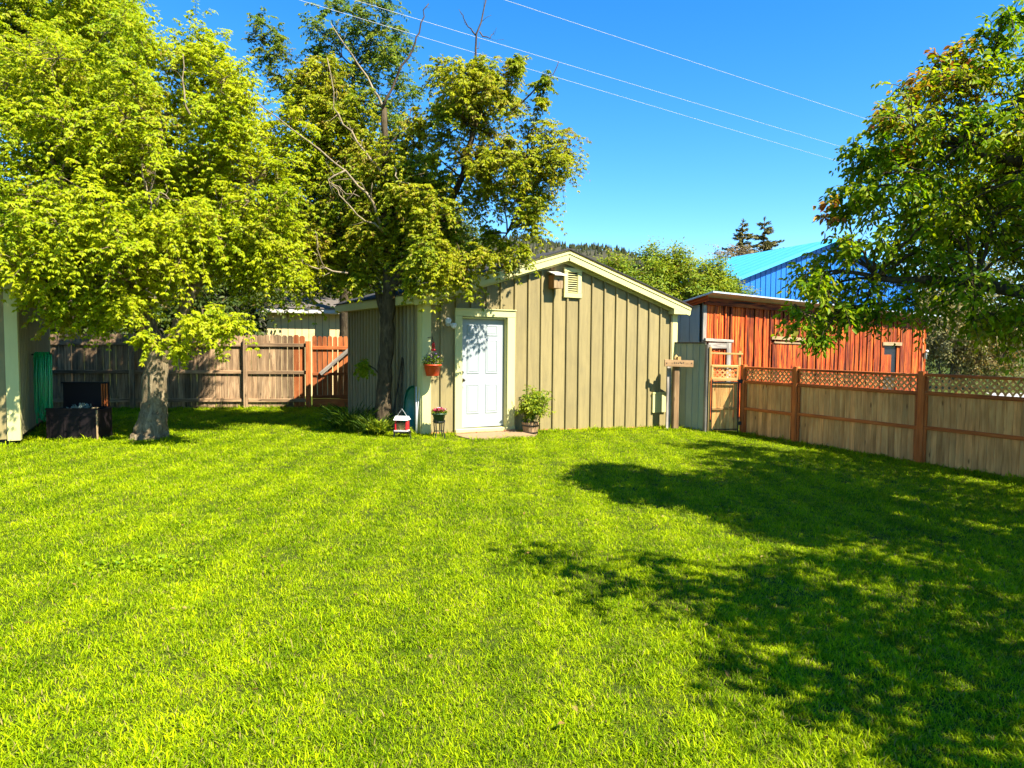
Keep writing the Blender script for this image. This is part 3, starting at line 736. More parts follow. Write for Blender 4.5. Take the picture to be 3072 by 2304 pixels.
s_ = MB(); s_.lathe([(.105, 0), (.110, .005), (.148, .175), (.158, .176), (.160, .198), (.146, .198), (.14, .16), (.02, .155)], 24); s_.build('pot', MT['redplastic'], hb, True)
s_ = MB(); s_.lathe([(.138, .150), (.136, .172), (.02, .178)], 18); s_.build('soil', MT['soil'], hb)
s_ = MB()
for k in range(3):
    a = k * 2.094 + .5; s_.tube([(.15 * math.cos(a), .15 * math.sin(a), .19), (0, .0, .62)], .0025, 4)
s_.tube([(0, 0, .61), (0, 0, .66), (0, .02, .675), (0, .23, .66)], .006, 6); s_.tube([(0, .222, .56), (0, .222, .70)], .010, 6)
s_.build('hanger', MT['black'], hb)
leaf_cloud('foliage', hb, (0, 0, .24), (.17, .15, .14), 420, .05, .011, MT['plant'], .5, .3)
leaf_cloud('flowers', hb, (-.02, -.02, .31), (.16, .14, .10), 90, .028, .012, MT['petalpurple'], .6)
p = on_shed(.115, -.20, 1.49)
hf = thing('hummingbird_feeder', 'small red hummingbird feeder hanging above the orange red basket', 'bird feeder', p, RZ)
s_ = MB(); s_.lathe([(.012, .035), (.026, .045), (.028, .12), (.014, .15), (.012, .16)], 14); s_.build('bottle', MT['nectar'], hf, True)
s_ = MB(); s_.lathe([(.02, 0), (.045, .008), (.048, .022), (.03, .035), (.012, .04)], 16); s_.build('base', MT['redfeeder'], hf, True)
s_ = MB(); s_.tube([(0, 0, .16), (0, .0, .215), (-.02, .015, .225)], .0025, 5); s_.build('wire', MT['black'], hf)

# green pot of red flowers on a black stand
p = on_shed(.15, -.36); gz = ground_z(p[0])
ps = thing('plant_stand', 'black four legged metal plant stand beside the door', 'plant stand', (p[0], p[1], gz), RZ)
s_ = MB(); s_.tube([(.105 * math.cos(a * .5236), .105 * math.sin(a * .5236), .285) for a in range(13)], .007, 5); s_.build('ring', MT['black'], ps); s_ = MB(); s_.tube([(.085 * math.cos(a * .5236), .085 * math.sin(a * .5236), .12) for a in range(13)], .005, 5)
s_.build('ring', MT['black'], ps)
for k in range(4):
    a = k * 1.571 + .6; s_ = MB(); s_.tube([(.12 * math.cos(a), .12 * math.sin(a), 0), (.09 * math.cos(a), .09 * math.sin(a), .12), (.108 * math.cos(a), .108 * math.sin(a), .32)], .010, 6); s_.build('leg', MT['black'], ps)
fp = thing('flower_pot', 'dark green pot of crimson flowers standing on the black stand', 'flower pot', (p[0], p[1], gz + .255), RZ)
s_ = MB(); s_.lathe([(.072, 0), (.078, .004), (.112, .15), (.132, .152), (.136, .178), (.122, .178), (.115, .15), (.02, .148)], 22); s_.build('pot', MT['greenpot'], fp, True)
s_ = MB(); s_.lathe([(.115, .145), (.112, .16), (.02, .168)], 16); s_.build('soil', MT['soil'], fp)
leaf_cloud('foliage', fp, (0, 0, .175), (.13, .13, .06), 160, .05, .015, MT['plant'], .5, .45, False)
leaf_cloud('flowers', fp, (0, -.01, .20), (.115, .115, .055), 150, .032, .014, MT['petalred'], .6, .5, False)
leaf_cloud('pale_flowers', fp, (.02, -.02, .215), (.11, .11, .055), 45, .030, .013, MT['petalpink'], .6, .5, False)

# barrel planter with a bushy plant
p = on_shed(2.0, -.40); gz = ground_z(p[0])
bp = thing('barrel_planter', 'wooden half barrel planter with bushy green plant right of the door', 'planter', (p[0], p[1], gz), RZ)
for k in range(16):
    a0, a1 = k * math.pi / 8 + .012, (k + 1) * math.pi / 8 - .012
    s_ = MB(); vs = []
    for rr, z in ((.125, .0), (.163, .245)):
        for a in (a0, a1): vs += [(rr * math.cos(a), rr * math.sin(a), z), ((rr - .018) * math.cos(a), (rr - .018) * math.sin(a), z)]
    s_.add(vs, [(0, 4, 6, 2), (1, 3, 7, 5), (0, 2, 3, 1), (4, 5, 7, 6), (0, 1, 5, 4), (2, 6, 7, 3)]); s_.build('stave', MT['barrel'], bp)
for z, rr in ((.055, .136), (.185, .1565)):
    s_ = MB(); s_.lathe([(rr, -.012), (rr + .003, -.010), (rr + .006, .012), (rr - .004, .012)], 24, (0, 0, z)); s_.build('band', MT['black'], bp)
s_ = MB(); s_.lathe([(.12, .05), (.145, .215), (.02, .225)], 16); s_.build('soil', MT['soil'], bp)
st_ = MB(); tp = []
for k in range(9):
    a = random.random() * 6.28; q = random.uniform(.08, .26)
    e = (q * math.cos(a) + .06, q * math.sin(a), random.uniform(.5, .82)); tp.append(e)
    st_.tube([(.04 * math.cos(a), .04 * math.sin(a), .2), (e[0] * .4, e[1] * .4, .42), e], [.007, .006, .003], 5)
st_.build('stem', MT['plant'], bp)
cen = [(np.array([q[0], q[1], q[2]]), (0, 0, 0, .2, .2, .2)) for q in tp] + [(np.array([q[0] * .7, q[1] * .8, max(.46, q[2] * .78)]), (0, 0, 0, .2, .2, .2)) for q in tp] + [(np.array([.06 + random.uniform(-.2, .2), random.uniform(-.2, .2), random.uniform(.42, .6)]), (0, 0, 0, .2, .2, .2)) for _ in range(5)]
(P, A, N, LN, WD, TT), _ = sprays(cen, .15, 13, 4, (.04, 0, .40), droop=.25, llen=.062, lwid=.013, compound=1, tone=.55, wither=.0)
leaf_mesh('foliage', P, A, N, LN, WD, TT, MT['plant'], bp, True)

# bird feeder on a low black stand
p = on_shed(-.45, -.16)
lb = thing('low_stand', 'low black metal stand under the red and white bird feeder', 'stand', (p[0], p[1], 0), R(10))
s_ = MB(); s_.box(-.15, .15, -.11, .11, .105, .122); s_.build('top', MT['black'], lb)
for sx in (-1, 1):
    for sy in (-1, 1):
        s_ = MB(); s_.tube([(sx * .145, sy * .105, 0), (sx * .125, sy * .09, .106)], .010, 6); s_.build('leg', MT['black'], lb)
bf = thing('bird_feeder', 'red bird feeder with white roof and clear seed window', 'bird feeder', (p[0], p[1], .122), R(-8)); bf.scale = (.86, .86, .86)
s_ = MB(); s_.box(-.135, .135, -.11, .11, 0, .022); s_.build('tray', MT['neightrim'], bf)
for sx in (-1, 1):
    s_ = MB(); s_.box(sx * .108 - .012, sx * .108 + .012, -.09, .09, .022, .225); s_.build('side', MT['redfeeder'], bf)
s_ = MB(); s_.box(-.095, .095, -.086, -.082, .024, .224); s_.build('window', MT['clear'], bf)
s_ = MB(); s_.box(-.095, .095, -.07, .085, .022, .17); s_.build('seed', MT['seed'], bf)
s_ = MB(); s_.add([(-.145, -.125, .222), (.145, -.125, .222), (.145, .125, .222), (-.145, .125, .222), (-.13, -.03, .298), (.13, -.03, .298), (.13, .03, .298), (-.13, .03, .298)],
                  [(0, 3, 2, 1), (4, 5, 6, 7), (0, 1, 5, 4), (1, 2, 6, 5), (2, 3, 7, 6), (3, 0, 4, 7)]); s_.build('roof', MT['whiteplastic'], bf)
s_ = MB(); s_.tube([(-.11, 0, .28), (0, 0, .44), (.11, 0, .28)], .004, 5); s_.build('wire_hanger', MT['whiteplastic'], bf)

# dark teal sled leaning on the side wall, stakes, tools
p = on_shed(-.12, .22)
sd = MB(); n_ = 20; out = []
for k in range(n_ * 2):
    a = math.pi * k / n_; x = .165 * math.copysign(abs(math.cos(a)) ** .75, math.cos(a)); z = .43 + .43 * math.copysign(abs(math.sin(a)) ** .8, math.sin(a)); out.append((x, z))
k0 = len(out); sd.v = [(x, 0, z) for x, z in out] + [(x * .88, .05, .43 + (z - .43) * .93) for x, z in out] + [(x * 1.06, .004, .43 + (z - .43) * 1.03) for x, z in out] + [(x * 1.05, .02, .43 + (z - .43) * 1.03) for x, z in out] + [(x * .9, .062, .43 + (z - .43) * .94) for x, z in out]
nn = k0
for j in range(nn):
    j2 = (j + 1) % nn
    sd.f += [(j, j2, nn + j2, nn + j), (2 * nn + j2, j2, j, 2 * nn + j)[::-1], (2 * nn + j, 3 * nn + j, 3 * nn + j2, 2 * nn + j2), (3 * nn + j, 4 * nn + j, 4 * nn + j2, 3 * nn + j2)]
sd.f.append(tuple(nn + j for j in range(nn))); sd.f.append(tuple(4 * nn + j for j in range(nn))[::-1])
o = sd.build('sled', MT['sled'], None, True); o.location = (p[0], p[1], .0); o.rotation_euler = (R(-6), 0, R(-14))
tag(o, 'dark teal plastic sled standing on end against the shaded shed wall', 'sled')
for dx, lean, lab in ((0, .0, 'white garden stake leaning upright nearest the dark teal sled'), (.05, .10, 'white garden stake tilted towards the shed corner post')):
    p = on_shed(-.10 + dx * .2, .06)
    s_ = MB(); s_.tube([(0, 0, 0), (dx * .3 + .004, .01, .45), (dx * 1.1, .02 + .01, .86)], [.011, .011, .010], 8)
    o = s_.build('garden_stake', MT['whiteplastic'], None, True); o.location = (p[0], p[1], 0); tag(o, lab, 'stake', 'white stakes by the shed corner')
for (x, y, dx, dz, lab) in ((-.34, .66, .10, 1.36, 'dark long handled tool leaning on shed wall beside the tree trunk'), (-.30, .42, .22, 1.34, 'dark long handled tool slanting right above the teal sled')):
    p = on_shed(x, y); q = on_shed(-.045, y + dx * 1.6, dz)
    tl = thing('garden_tool', lab, 'garden tool', (p[0], p[1], 0), 0, 'long handled tools on the shed wall')
    dv = Vector((q[0] - p[0], q[1] - p[1], dz)); s_ = MB(); s_.tube([dv * .16, dv], .016, 8); s_.build('handle', MT['bark2'], tl)
    s_ = MB(); s_.add([(-.09, .0, .23), (.09, .0, .23), (.085, .03, .05), (0, .03, 0), (-.085, .03, .05), (-.09, .015, .23), (.09, .015, .23), (.085, .045, .05), (0, .045, 0), (-.085, .045, .05)],
                      [(0, 1, 2, 3, 4), (9, 8, 7, 6, 5), (0, 5, 6, 1), (1, 6, 7, 2), (2, 7, 8, 3), (3, 8, 9, 4), (4, 9, 5, 0)]); s_.build('blade', MT['black'], tl)

# ================================================================== BACK FENCE AND GATE
bfz = .13
bfence = thing('wooden_fence', 'weathered grey board fence running across the back of the yard', 'fence', (-10.2, 16.92, 0), bfz)
x = -.9
while x < 5.14:
    wd = random.uniform(.128, .142)
    red = x > 4.72
    vboard('picket', bfence, MT['redfence' if red and random.random() < .8 else 'greyfence'], x + wd / 2, random.uniform(-.003, .003), .05, 1.80 + random.uniform(-.012, .012), wd, .018, style='dog', lean=random.uniform(-.004, .004))
    x += wd + random.uniform(.003, .010)
for z in (1.56, .90, .215):
    for (a_, b_) in ((-.9, 1.12), (1.24, 3.70), (3.83, 5.18)):
        beam('rail', bfence, MT['greyfence'], (a_, -.032, z + random.uniform(-.01, .01)), (b_, -.032, z + random.uniform(-.01, .01)), .085, .042)
beam('kick_board', bfence, MT['greyfence'], (-.9, .012, .03), (5.15, .012, .03), .12, .02)
for x in (1.18, 3.77): vboard('post', bfence, MT['greyfence'], x, -.075, -.02, 1.70, .10, .10)
vboard('post', bfence, MT['redfence'], 5.25, -.06, -.02, 1.66, .12, .12)
gt = thing('wooden_gate', 'red stained picket gate with diagonal brace between fence and shed', 'gate', (-10.2 + 5.32 * math.cos(bfz), 16.92 + 5.32 * math.sin(bfz), 0), bfz)
x = .02
while x < 1.12:
    wd = .105; vboard('picket', gt, MT['redfence'], x + wd / 2, 0, .30, 1.79 + random.uniform(-.01, .01), wd, .018, style='dog'); x += wd + random.uniform(.012, .024)
for z, hh in ((1.50, .085), (.86, .07), (.30, .085)): beam('rail', gt, MT['redfence'], (.02, -.03, z), (1.14, -.03, z), hh, .036)
beam('kick_board', gt, MT['redfence'], (.02, -.012, .15), (1.14, -.012, .15), .20, .02)
beam('brace', gt, MT['oldwood'], (.22, -.068, .86), (.98, -.068, 1.52), .095, .036)

# ================================================================== LEFT HOUSE
hz = math.atan2(.45, .893)
house = thing('house', 'tan house corner with cream corner board at the left edge', 'house', (-7.60, 11.0, 0), hz)
s_ = MB(); s_.box(-6, -.04, .03, 3.9, .12, 2.75); s_.build('wall', MT['groove'], house)
s_ = MB(); s_.box(-6, -.06, .05, 3.88, -.1, .12); s_.build('foundation', MT['black'], house)  # painted black for the shaded gap under the siding
x = -.12
while x > -3:
    vboard('siding_board', house, MT['tan'], x - .148, .012, .10, 2.74, .29, .024); vboard('batten', house, MT['tan'], x, -.014, .10, 2.74, .04, .026); x -= .30
y = .14
while y < 3.9:
    vboard('siding_board', house, MT['tan_shade'], -.006, y + .045, .14, 2.69, .068, .088); y += .165
vboard('corner_board', house, MT['cream'], -.055, -.016, .08, 2.74, .17, .03); vboard('corner_board', house, MT['cream'], .014, .05, .08, 2.74, .03, .155)
vboard('corner_board', house, MT['cream'], .012, 3.92, .10, 2.74, .03, .12)
s_ = MB(); s_.add([(-6.3, -.4, 2.70), (.35, -.4, 2.70), (.35, 4.3, 2.70), (-6.3, 4.3, 2.70), (-6.3, -.4, 2.86), (.35, -.4, 2.86), (.35, 4.3, 2.86), (-6.3, 4.3, 2.86), (-4.2, 1.95, 3.35), (-2.2, 1.95, 3.35)],
                  [(0, 3, 2, 1), (0, 1, 5, 4), (1, 2, 6, 5), (2, 3, 7, 6), (3, 0, 4, 7), (4, 5, 9, 8), (5, 6, 9), (6, 7, 8, 9), (7, 4, 8)]); s_.build('roof', MT['shingle'], house)
# hose on its hanger
hs_ = thing('garden_hose', 'coiled green garden hose hanging on the left house wall', 'hose', (-7.80, 11.95, 0), R(5))
s_ = MB(); s_.tube([(-.20, .02, 1.38), (.14, -.02, 1.40), (.16, -.02, 1.47)], [.012, .012, .012], 6); s_.tube([(-.16, .06, 1.38), (.10, .08, 1.38)], .01, 6); s_.build('hanger', MT['black'], hs_)
for k in range(15):
    f = k / 14; xa = -.125 + .21 * f + random.uniform(-.01, .01); yy = random.uniform(-.06, .03); bot = random.uniform(.20, .42) if k % 3 else random.uniform(.24, .60); half = random.uniform(.018, .045)
    s_ = MB(); pl = [(xa - half, yy, 1.33), (xa - half * .6, yy, 1.395), (xa, yy, 1.42), (xa + half * .6, yy, 1.395), (xa + half, yy - .02, 1.33)]
    bow = random.uniform(-.02, .02)
    pl += [(xa + half + bow, yy - .03, .95), (xa + half * .8 + bow, yy - .03, bot + .1), (xa + half * .3, yy - .02, bot), (xa - half * .3, yy - .01, bot), (xa - half * .8 - bow, yy, bot + .1), (xa - half - bow, yy, .95), (xa - half, yy, 1.33)]
    s_.tube(pl, .0125, 7); s_.build('hose_loop', MT['hose'], hs_, True)
s_ = MB(); s_.tube([(.10, -.05, 1.34), (.11, -.06, .9), (.10, -.06, .4), (.11, -.09, .03), (.2, -.14, .015)], .0125, 7); s_.build('hose_end', MT['hose'], hs_, True)
# storage box with open lid
sb = thing('storage_box', 'dark brown plastic storage box with open lid beside the house', 'storage box', (-7.12, 11.78, 0), R(4))
s_ = MB(); wd, dp, hh = .78, .52, .50
s_.box(-wd / 2, wd / 2, -dp / 2, -dp / 2 + .03, .0, hh).box(-wd / 2, wd / 2, dp / 2 - .03, dp / 2, 0, hh).box(-wd / 2, -wd / 2 + .03, -dp / 2 + .031, dp / 2 - .031, 0, hh).box(wd / 2 - .03, wd / 2, -dp / 2 + .031, dp / 2 - .031, 0, hh).box(-wd / 2 + .031, wd / 2 - .031, -dp / 2 + .031, dp / 2 - .031, .01, .04)
s_.build('body', MT['blackplastic'], sb)
s_ = MB(); s_.box(-wd / 2 - .012, wd / 2 + .012, -dp / 2 - .012, -dp / 2 + .032, hh + .001, hh + .03).box(-wd / 2 - .012, wd / 2 + .012, -dp / 2 - .008, -dp / 2 - .002, hh - .10, hh - .085); s_.build('rim', MT['blackplastic'], sb)
for k in range(4): vboard('rib', sb, MT['blackplastic'], wd / 2 - .05 - .22 * k, -dp / 2 - .008, .02, hh - .11, .03, .014)
s_ = MB(); s_.box(wd / 2 - .06, wd / 2 + .016, -dp / 2 - .02, -dp / 2 + .06, hh + .031, hh + .045).box(wd / 2 + .001, wd / 2 + .012, -dp / 2 - .012, -dp / 2 + .03, .02, hh); s_.build('corner_edge', MT['barnpale'], sb)
s_ = MB(); s_.box(-wd / 2 - .01, wd / 2 - .05, dp / 2 + .01, dp / 2 + .04, hh, .93).box(-wd / 2 - .01, wd / 2 - .05, dp / 2 - .05, dp / 2 + .009, .905, .93); ld = s_.build('lid', MT['blackplastic'], sb)
for k in range(3): vboard('rib', ld, MT['redrail'], wd / 2 - .075 - .04 * k, dp / 2 + .0 - .002, hh + .02, .90, .018, .022)
nt_ = MB()
for k in range(46):
    a = random.random() * 6.28; r_ = random.uniform(.03, .2); c_ = (random.uniform(-.06, .14), random.uniform(-.1, .06)); h = .40 + .2 * (1 - r_ / .22)
    nt_.tube([(c_[0] + r_ * 1.2 * math.cos(a + q), c_[1] + r_ * .7 * math.sin(a + q), h + .03 * math.sin(3 * q + k)) for q in (0, .5, 1, 1.5, 2, 2.5)], .007, 5)
o = nt_.build('netting', MT['net']); o.location = (-7.12, 11.78, .0); tag(o, 'tangled heap of grey green netting inside the dark storage box', 'netting')

# ================================================================== NEIGHBOUR'S PALE SHED
nb = thing('neighbour_shed', 'pale yellow shed with dark roof seen above the back fence', 'shed', (-7.3, 21.4, 0), R(19))
s_ = MB(); s_.box(0, 4.8, .03, 3, -.1, 2.5); s_.build('wall', MT['groove'], nb)
x = 0
while x < 4.8:
    vboard('siding_board', nb, MT['neigh'], x + .096, .012, 0, 2.50, .188, .024); x += .20
beam('fascia', nb, MT['neightrim'], (-.3, -.34, 2.57), (5.1, -.34, 2.57), .13, .03)
s_ = MB(); s_.add([(-.3, -.38, 2.64), (5.1, -.38, 2.64), (5.1, 1.5, 3.08), (-.3, 1.5, 3.08), (-.3, 3.3, 2.64), (5.1, 3.3, 2.64), (-.3, -.38, 2.665), (5.1, -.38, 2.665), (5.1, 1.5, 3.105), (-.3, 1.5, 3.105), (-.3, 3.3, 2.665), (5.1, 3.3, 2.665)],
                  [(0, 3, 2, 1), (3, 4, 5, 2), (6, 7, 8, 9), (9, 8, 11, 10), (0, 1, 7, 6), (1, 2, 8, 7), (2, 5, 11, 8), (0, 6, 9, 3), (3, 9, 10, 4), (4, 10, 11, 5)]); s_.build('roof', MT['roofbrown'], nb)
s_ = MB(); s_.box(-.28, 5.08, -.32, .0, 2.50, 2.515); s_.build('soffit', MT['neightrim'], nb)

# ================================================================== RED BARN
barn = thing('barn', 'rough red board barn with sloping metal roof behind the right fence', 'barn', (4.5, 17.0, -.25), R(38))
bt = lambda x: 2.93 - .0135 * x
s_ = MB(); s_.box(.04, 11.95, .06, 3.9, 0, 2.2)
s_.add([(.04, .06, 2.2), (11.95, .06, 2.2), (11.95, .06, 2.78), (.04, .06, 2.92), (.04, 3.9, 2.2), (11.95, 3.9, 2.2)], [(0, 1, 2, 3), (1, 5, 2), (0, 3, 4), (3, 2, 5, 4)]); s_.build('wall', MT['groove'], barn)
x = .14
while x < 11.9:
    wd = random.choice((.15, .18, .2, .23, .27)); gap = random.uniform(.018, .045)
    z1 = bt(x); z0 = .1
    if 9.1 < x + wd / 2 < 10.1: z0 = 2.0
    vboard('wall_board', barn, MT['barn'], x + wd / 2, random.choice((.028, .028, .012)) + random.uniform(-.004, .004), z0, z1, wd, .026, lean=random.uniform(-.004, .004)); x += wd + gap
    if random.random() < .55: vboard('batten', barn, MT['barn'], x - gap / 2, -.012, z0, z1, .055, .022)
vboard('corner_board', barn, MT['oldwood'], .06, .012, .0, 2.92, .13, .05)
vboard('corner_board', barn, MT['barnpale'], 11.9, .0, .1, 2.78, .07, .04)
beam('header_board', barn, MT['barn'], (-.05, -.05, 2.94), (12.1, -.05, 2.78), .19, .03)
s_ = MB(); a0, a1 = 3.10, 2.93
s_.add([(-.18, -.40, a0), (12.25, -.40, a1), (12.25, 4.1, a1 - 1.0), (-.18, 4.1, a0 - 1.0), (-.18, -.40, a0 + .035), (12.25, -.40, a1 + .035), (12.25, 4.1, a1 - .965), (-.18, 4.1, a0 - .965)],
       [(0, 3, 2, 1), (4, 5, 6, 7), (0, 1, 5, 4), (1, 2, 6, 5), (2, 3, 7, 6), (3, 0, 4, 7)]); s_.build('roof', MT['metalroof'], barn)
beam('rake_board', barn, MT['barn'], (-.10, -.2, 3.0), (-.10, 4.0, 2.04), .15, .03)
y = .10
while y < 3.9:          # grey end wall
    vboard('wall_board', barn, MT['barngrey'], -.0, y + .14, .1, 2.86 - .228 * y, .03, .27); y += .285
# boarded window openings with pale lintels
for (xa, xb, zt, zb, m1) in ((9.08, 10.15, 1.93, 1.0, 'barnpale'),):
    s_ = MB(); s_.box(xa, xb, .05, .07, .9, 2.05); s_.build('window_dark_sheet', MT['black'], barn)  # flat black sheet stands for the dark inside of the opening
    beam('lintel', barn, MT[m1], (xa - .12, -.035, zt + .06), (xb + .12, -.035, zt + .06), .11, .04)
    for k in range(4): vboard('shutter_board', barn, MT['barn'], xa + .10 + k * .155, .035, .95, zt - .28, .15, .02)
beam('lintel', barn, MT['barnpale'], (2.80, -.045, 2.10), (4.40, -.045, 2.07), .09, .035)
for k in range(6): vboard('shutter_board', barn, MT['barn'], 2.98 + k * .235, -.035, .9, 1.98, .225, .022)
beam('ledge', barn, MT['barnpale'], (2.9, -.06, 1.98), (4.3, -.06, 1.96), .05, .03)
beam('lintel', barn, MT['oldwood'], (.0, -.06, 2.02), (1.10, -.06, 1.99), .07, .06)
vboard('window_frame', barn, MT['oldwood'], .95, -.055, .9, 1.97, .17, .04)
beam('window_frame', barn, MT['oldwood'], (.15, -.05, 1.88), (.86, -.05, 1.88), .13, .03)
s_ = MB(); s_.tube([(12.02, -.06, 1.5), (12.02, -.06, 1.70), (11.98, -.1, 1.76), (11.9, -.16, 1.76)], .05, 8); s_.build('vent_pipe', MT['whiteplastic'], barn, True)

# grey-green panel screen, old post, sign
p0, p1 = Vector((3.62, 15.58)), Vector((4.06, 15.16)); d = p1 - p0
scr = thing('panel_screen', 'pale grey green panel screen between the shed and the gate', 'screen', (p0.x, p0.y, -.19), math.atan2(d.y, d.x))
L_ = d.length; k = 0; x = -.12
while x < L_ - .02:
    vboard('panel', scr, MT['greenmetal'], x + .075, .0, .0, 1.86, .146, .022); vboard('seam', scr, MT['greenmetal'], x + .15, -.016, .0, 1.86, .018, .012); x += .152
beam('cap', scr, MT['groove'], (-.14, -.01, 1.875), (L_ + .03, -.01, 1.875), .028, .07)
o = link('wooden_post', board_mesh(.10, .10, 1.85, MT['oldwood'])); o.location = (4.10, 15.10, -.2); o.rotation_euler = (0, .008, .3)
tag(o, 'old weathered grey post at the left side of the golden gate', 'post')
sg = thing('sign_post', 'brown wooden post carrying a small weathered grey sign board', 'sign', (3.46, 15.16, ground_z(3.46)), R(14))
vboard('post', sg, MT['brownpost'], .0, 0, -.02, 1.38, .135, .11)
vboard('post_support', sg, MT['oldwood'], -.13, .06, -.02, 1.36, .10, .04)
s_ = MB(); s_.lathe([(.055, 1.50), (.058, 1.52), (.05, 1.54), (.012, 1.60)], 8); 
vboard('post_cap', sg, MT['gold'], .035, -.04, 1.38, 1.56, .085, .085)
s_.build('finial', MT['gold'], sg)
sbd = beam('sign_board', sg, MT['brownpost'], (-.31, -.10, 1.43), (.345, -.10, 1.41), .145, .035)
mk = MB()
for k in range(7):      # routed marks, worn past reading
    x = -.16 + k * .045 + random.uniform(-.008, .008); z = 1.425 + random.uniform(-.006, .006); mk.box(x, x + random.uniform(.008, .026), -.1195, -.1178, z - random.uniform(.008, .02), z + random.uniform(.008, .02))
for x in (-.27, .30, .07): mk.tube([(x, -.117, 1.425), (x, -.122, 1.425)], [.013, .013], 10)
mk.build('carving', MT['black'], sg)

# ================================================================== GOLDEN GATE
gg = thing('garden_gate', 'golden wood gate with lattice top and black metal frame', 'gate', (4.15, 15.05, -.20), math.atan2(-.1, .60))
vboard('post', gg, MT['gold'], .0, .0, 0, 1.80, .05, .06); vboard('post', gg, MT['gold'], .60, .03, 1.40, 1.72, .055, .05)
beam('top_rail', gg, MT['gold'], (.02, .0, 1.665), (.66, .0, 1.655), .04, .04)
beam('rail', gg, MT['gold'], (.03, -.02, 1.40), (.57, -.02, 1.395), .055, .04); beam('rail', gg, MT['gold'], (.04, -.02, 1.125), (.57, -.02, 1.125), .07, .04)
vboard('stile', gg, MT['gold'], .045, -.02, 1.16, 1.38, .04, .035); vboard('stile', gg, MT['gold'], .555, -.02, 1.16, 1.38, .04, .035)
def lattice(parent, x0, x1, z0, z1, y, m_, sp=.072, wd=.030, th=.006):
    mb = MB()
    for sgn, yy in ((1, y - th / 2 - .0005), (-1, y + th / 2 + .0005)):
        lo = x0 - z1 if sgn > 0 else x0 + z0; hi = x1 - z0 if sgn > 0 else x1 + z1
        c_ = lo + sp * .5
        while c_ < hi:
            q = []
            for (xx, zz) in ((x0, (x0 - c_) * sgn), (x1, (x1 - c_) * sgn)):
                if z0 - 1e-6 <= zz <= z1 + 1e-6: q.append((xx, zz))
            for zz in (z0, z1):
                xx = c_ + zz * sgn
                if x0 < xx < x1: q.append((xx, zz))
            if len(q) >= 2:
                q.sort(); a, b_ = q[0], q[-1]; L2 = math.hypot(b_[0] - a[0], b_[1] - a[1])
                if L2 > .02:
                    nx, nz = -(b_[1] - a[1]) / L2 * wd / 2, (b_[0] - a[0]) / L2 * wd / 2
                    vs = [(a[0] + nx, yy - th / 2, a[1] + nz), (a[0] - nx, yy - th / 2, a[1] - nz), (b_[0] - nx, yy - th / 2, b_[1] - nz), (b_[0] + nx, yy - th / 2, b_[1] + nz)]
                    vs += [(v[0], yy + th / 2, v[2]) for v in vs]
                    mb.add(vs, [(0, 1, 2, 3), (7, 6, 5, 4), (0, 4, 5, 1), (1, 5, 6, 2), (2, 6, 7, 3), (3, 7, 4, 0)])
            c_ += sp * math.sqrt(2)
    return tag(mb.build('lattice', m_, parent), kind='stuff')
lattice(gg, .066, .535, 1.165, 1.37, -.012, MT['cedar'])
x = .05
while x < .55:
    wd = random.uniform(.075, .10); vboard('board', gg, MT['gatewood'], x + wd / 2, .0, .05, 1.08, wd, .018); x += wd + .004
beam('rail', gg, MT['gatewood'], (.05, -.022, .50), (.565, -.022, .52), .05, .025)
fr = MB(); fr.tube([(.045, -.045, .04), (.045, -.045, 1.12)], .013, 8).tube([(.585, -.045, .0), (.585, -.045, 1.10)], .018, 8).tube([(.045, -.045, .07), (.585, -.045, .09)], .011, 8).tube([(.045, -.045, 1.06), (.585, -.045, 1.06)], .013, 8).box(.57, .65, -.06, -.03, 1.05, 1.13).box(.57, .65, -.06, -.03, .18, .25)
fr.build('metal_frame', MT['black'], gg)

# ================================================================== RIGHT FENCE
rzf = math.atan2(-.877, .48)
rf = thing('lattice_fence', 'cedar board fence with lattice top and red brown posts along the right', 'fence', (4.82, 15.0, 0), rzf)
def fx(x): return 4.82 + .48 * x
pp = [.05, 1.38, 3.85, 6.32, 8.8]
for x in pp: vboard('post', rf, MT['redrail'], x, -.012, ground_z(fx(x)) - .05, 1.235, .105, .115)
for i in range(len(pp) - 1):
    a_, b_ = pp[i] + .055, pp[i + 1] - .055
    gz = ground_z(fx((a_ + b_) / 2))
    beam('top_rail', rf, MT['redrail'], (a_, -.012, 1.178), (b_, -.012, 1.168), .048, .075)
    beam('rail', rf, MT['redrail'], (a_, -.016, .885), (b_, -.016, .875), .062, .058)
    beam('rail', rf, MT['redrail'], (a_, -.026, .325), (b_, -.026, .312), .058, .036)
    for x in (a_ + .022, b_ - .022): vboard('stile', rf, MT['redrail'], x, -.024, gz + .04, .845, .044, .03); vboard('stile', rf, MT['redrail'], x, -.012, .918, 1.146, .04, .03)
    lattice(rf, a_ + .044, b_ - .044, .918, 1.148, -.012, MT['cedar'])
    x = a_ + .003
    while x < b_ - .02:
        wd = min(random.uniform(.088, .125), b_ - x); vboard('picket', rf, MT['cedar'], x + wd / 2, .004 + random.uniform(-.002, .002), ground_z(fx(x)) - .02, .86, wd, .016); x += wd + random.uniform(.001, .004)

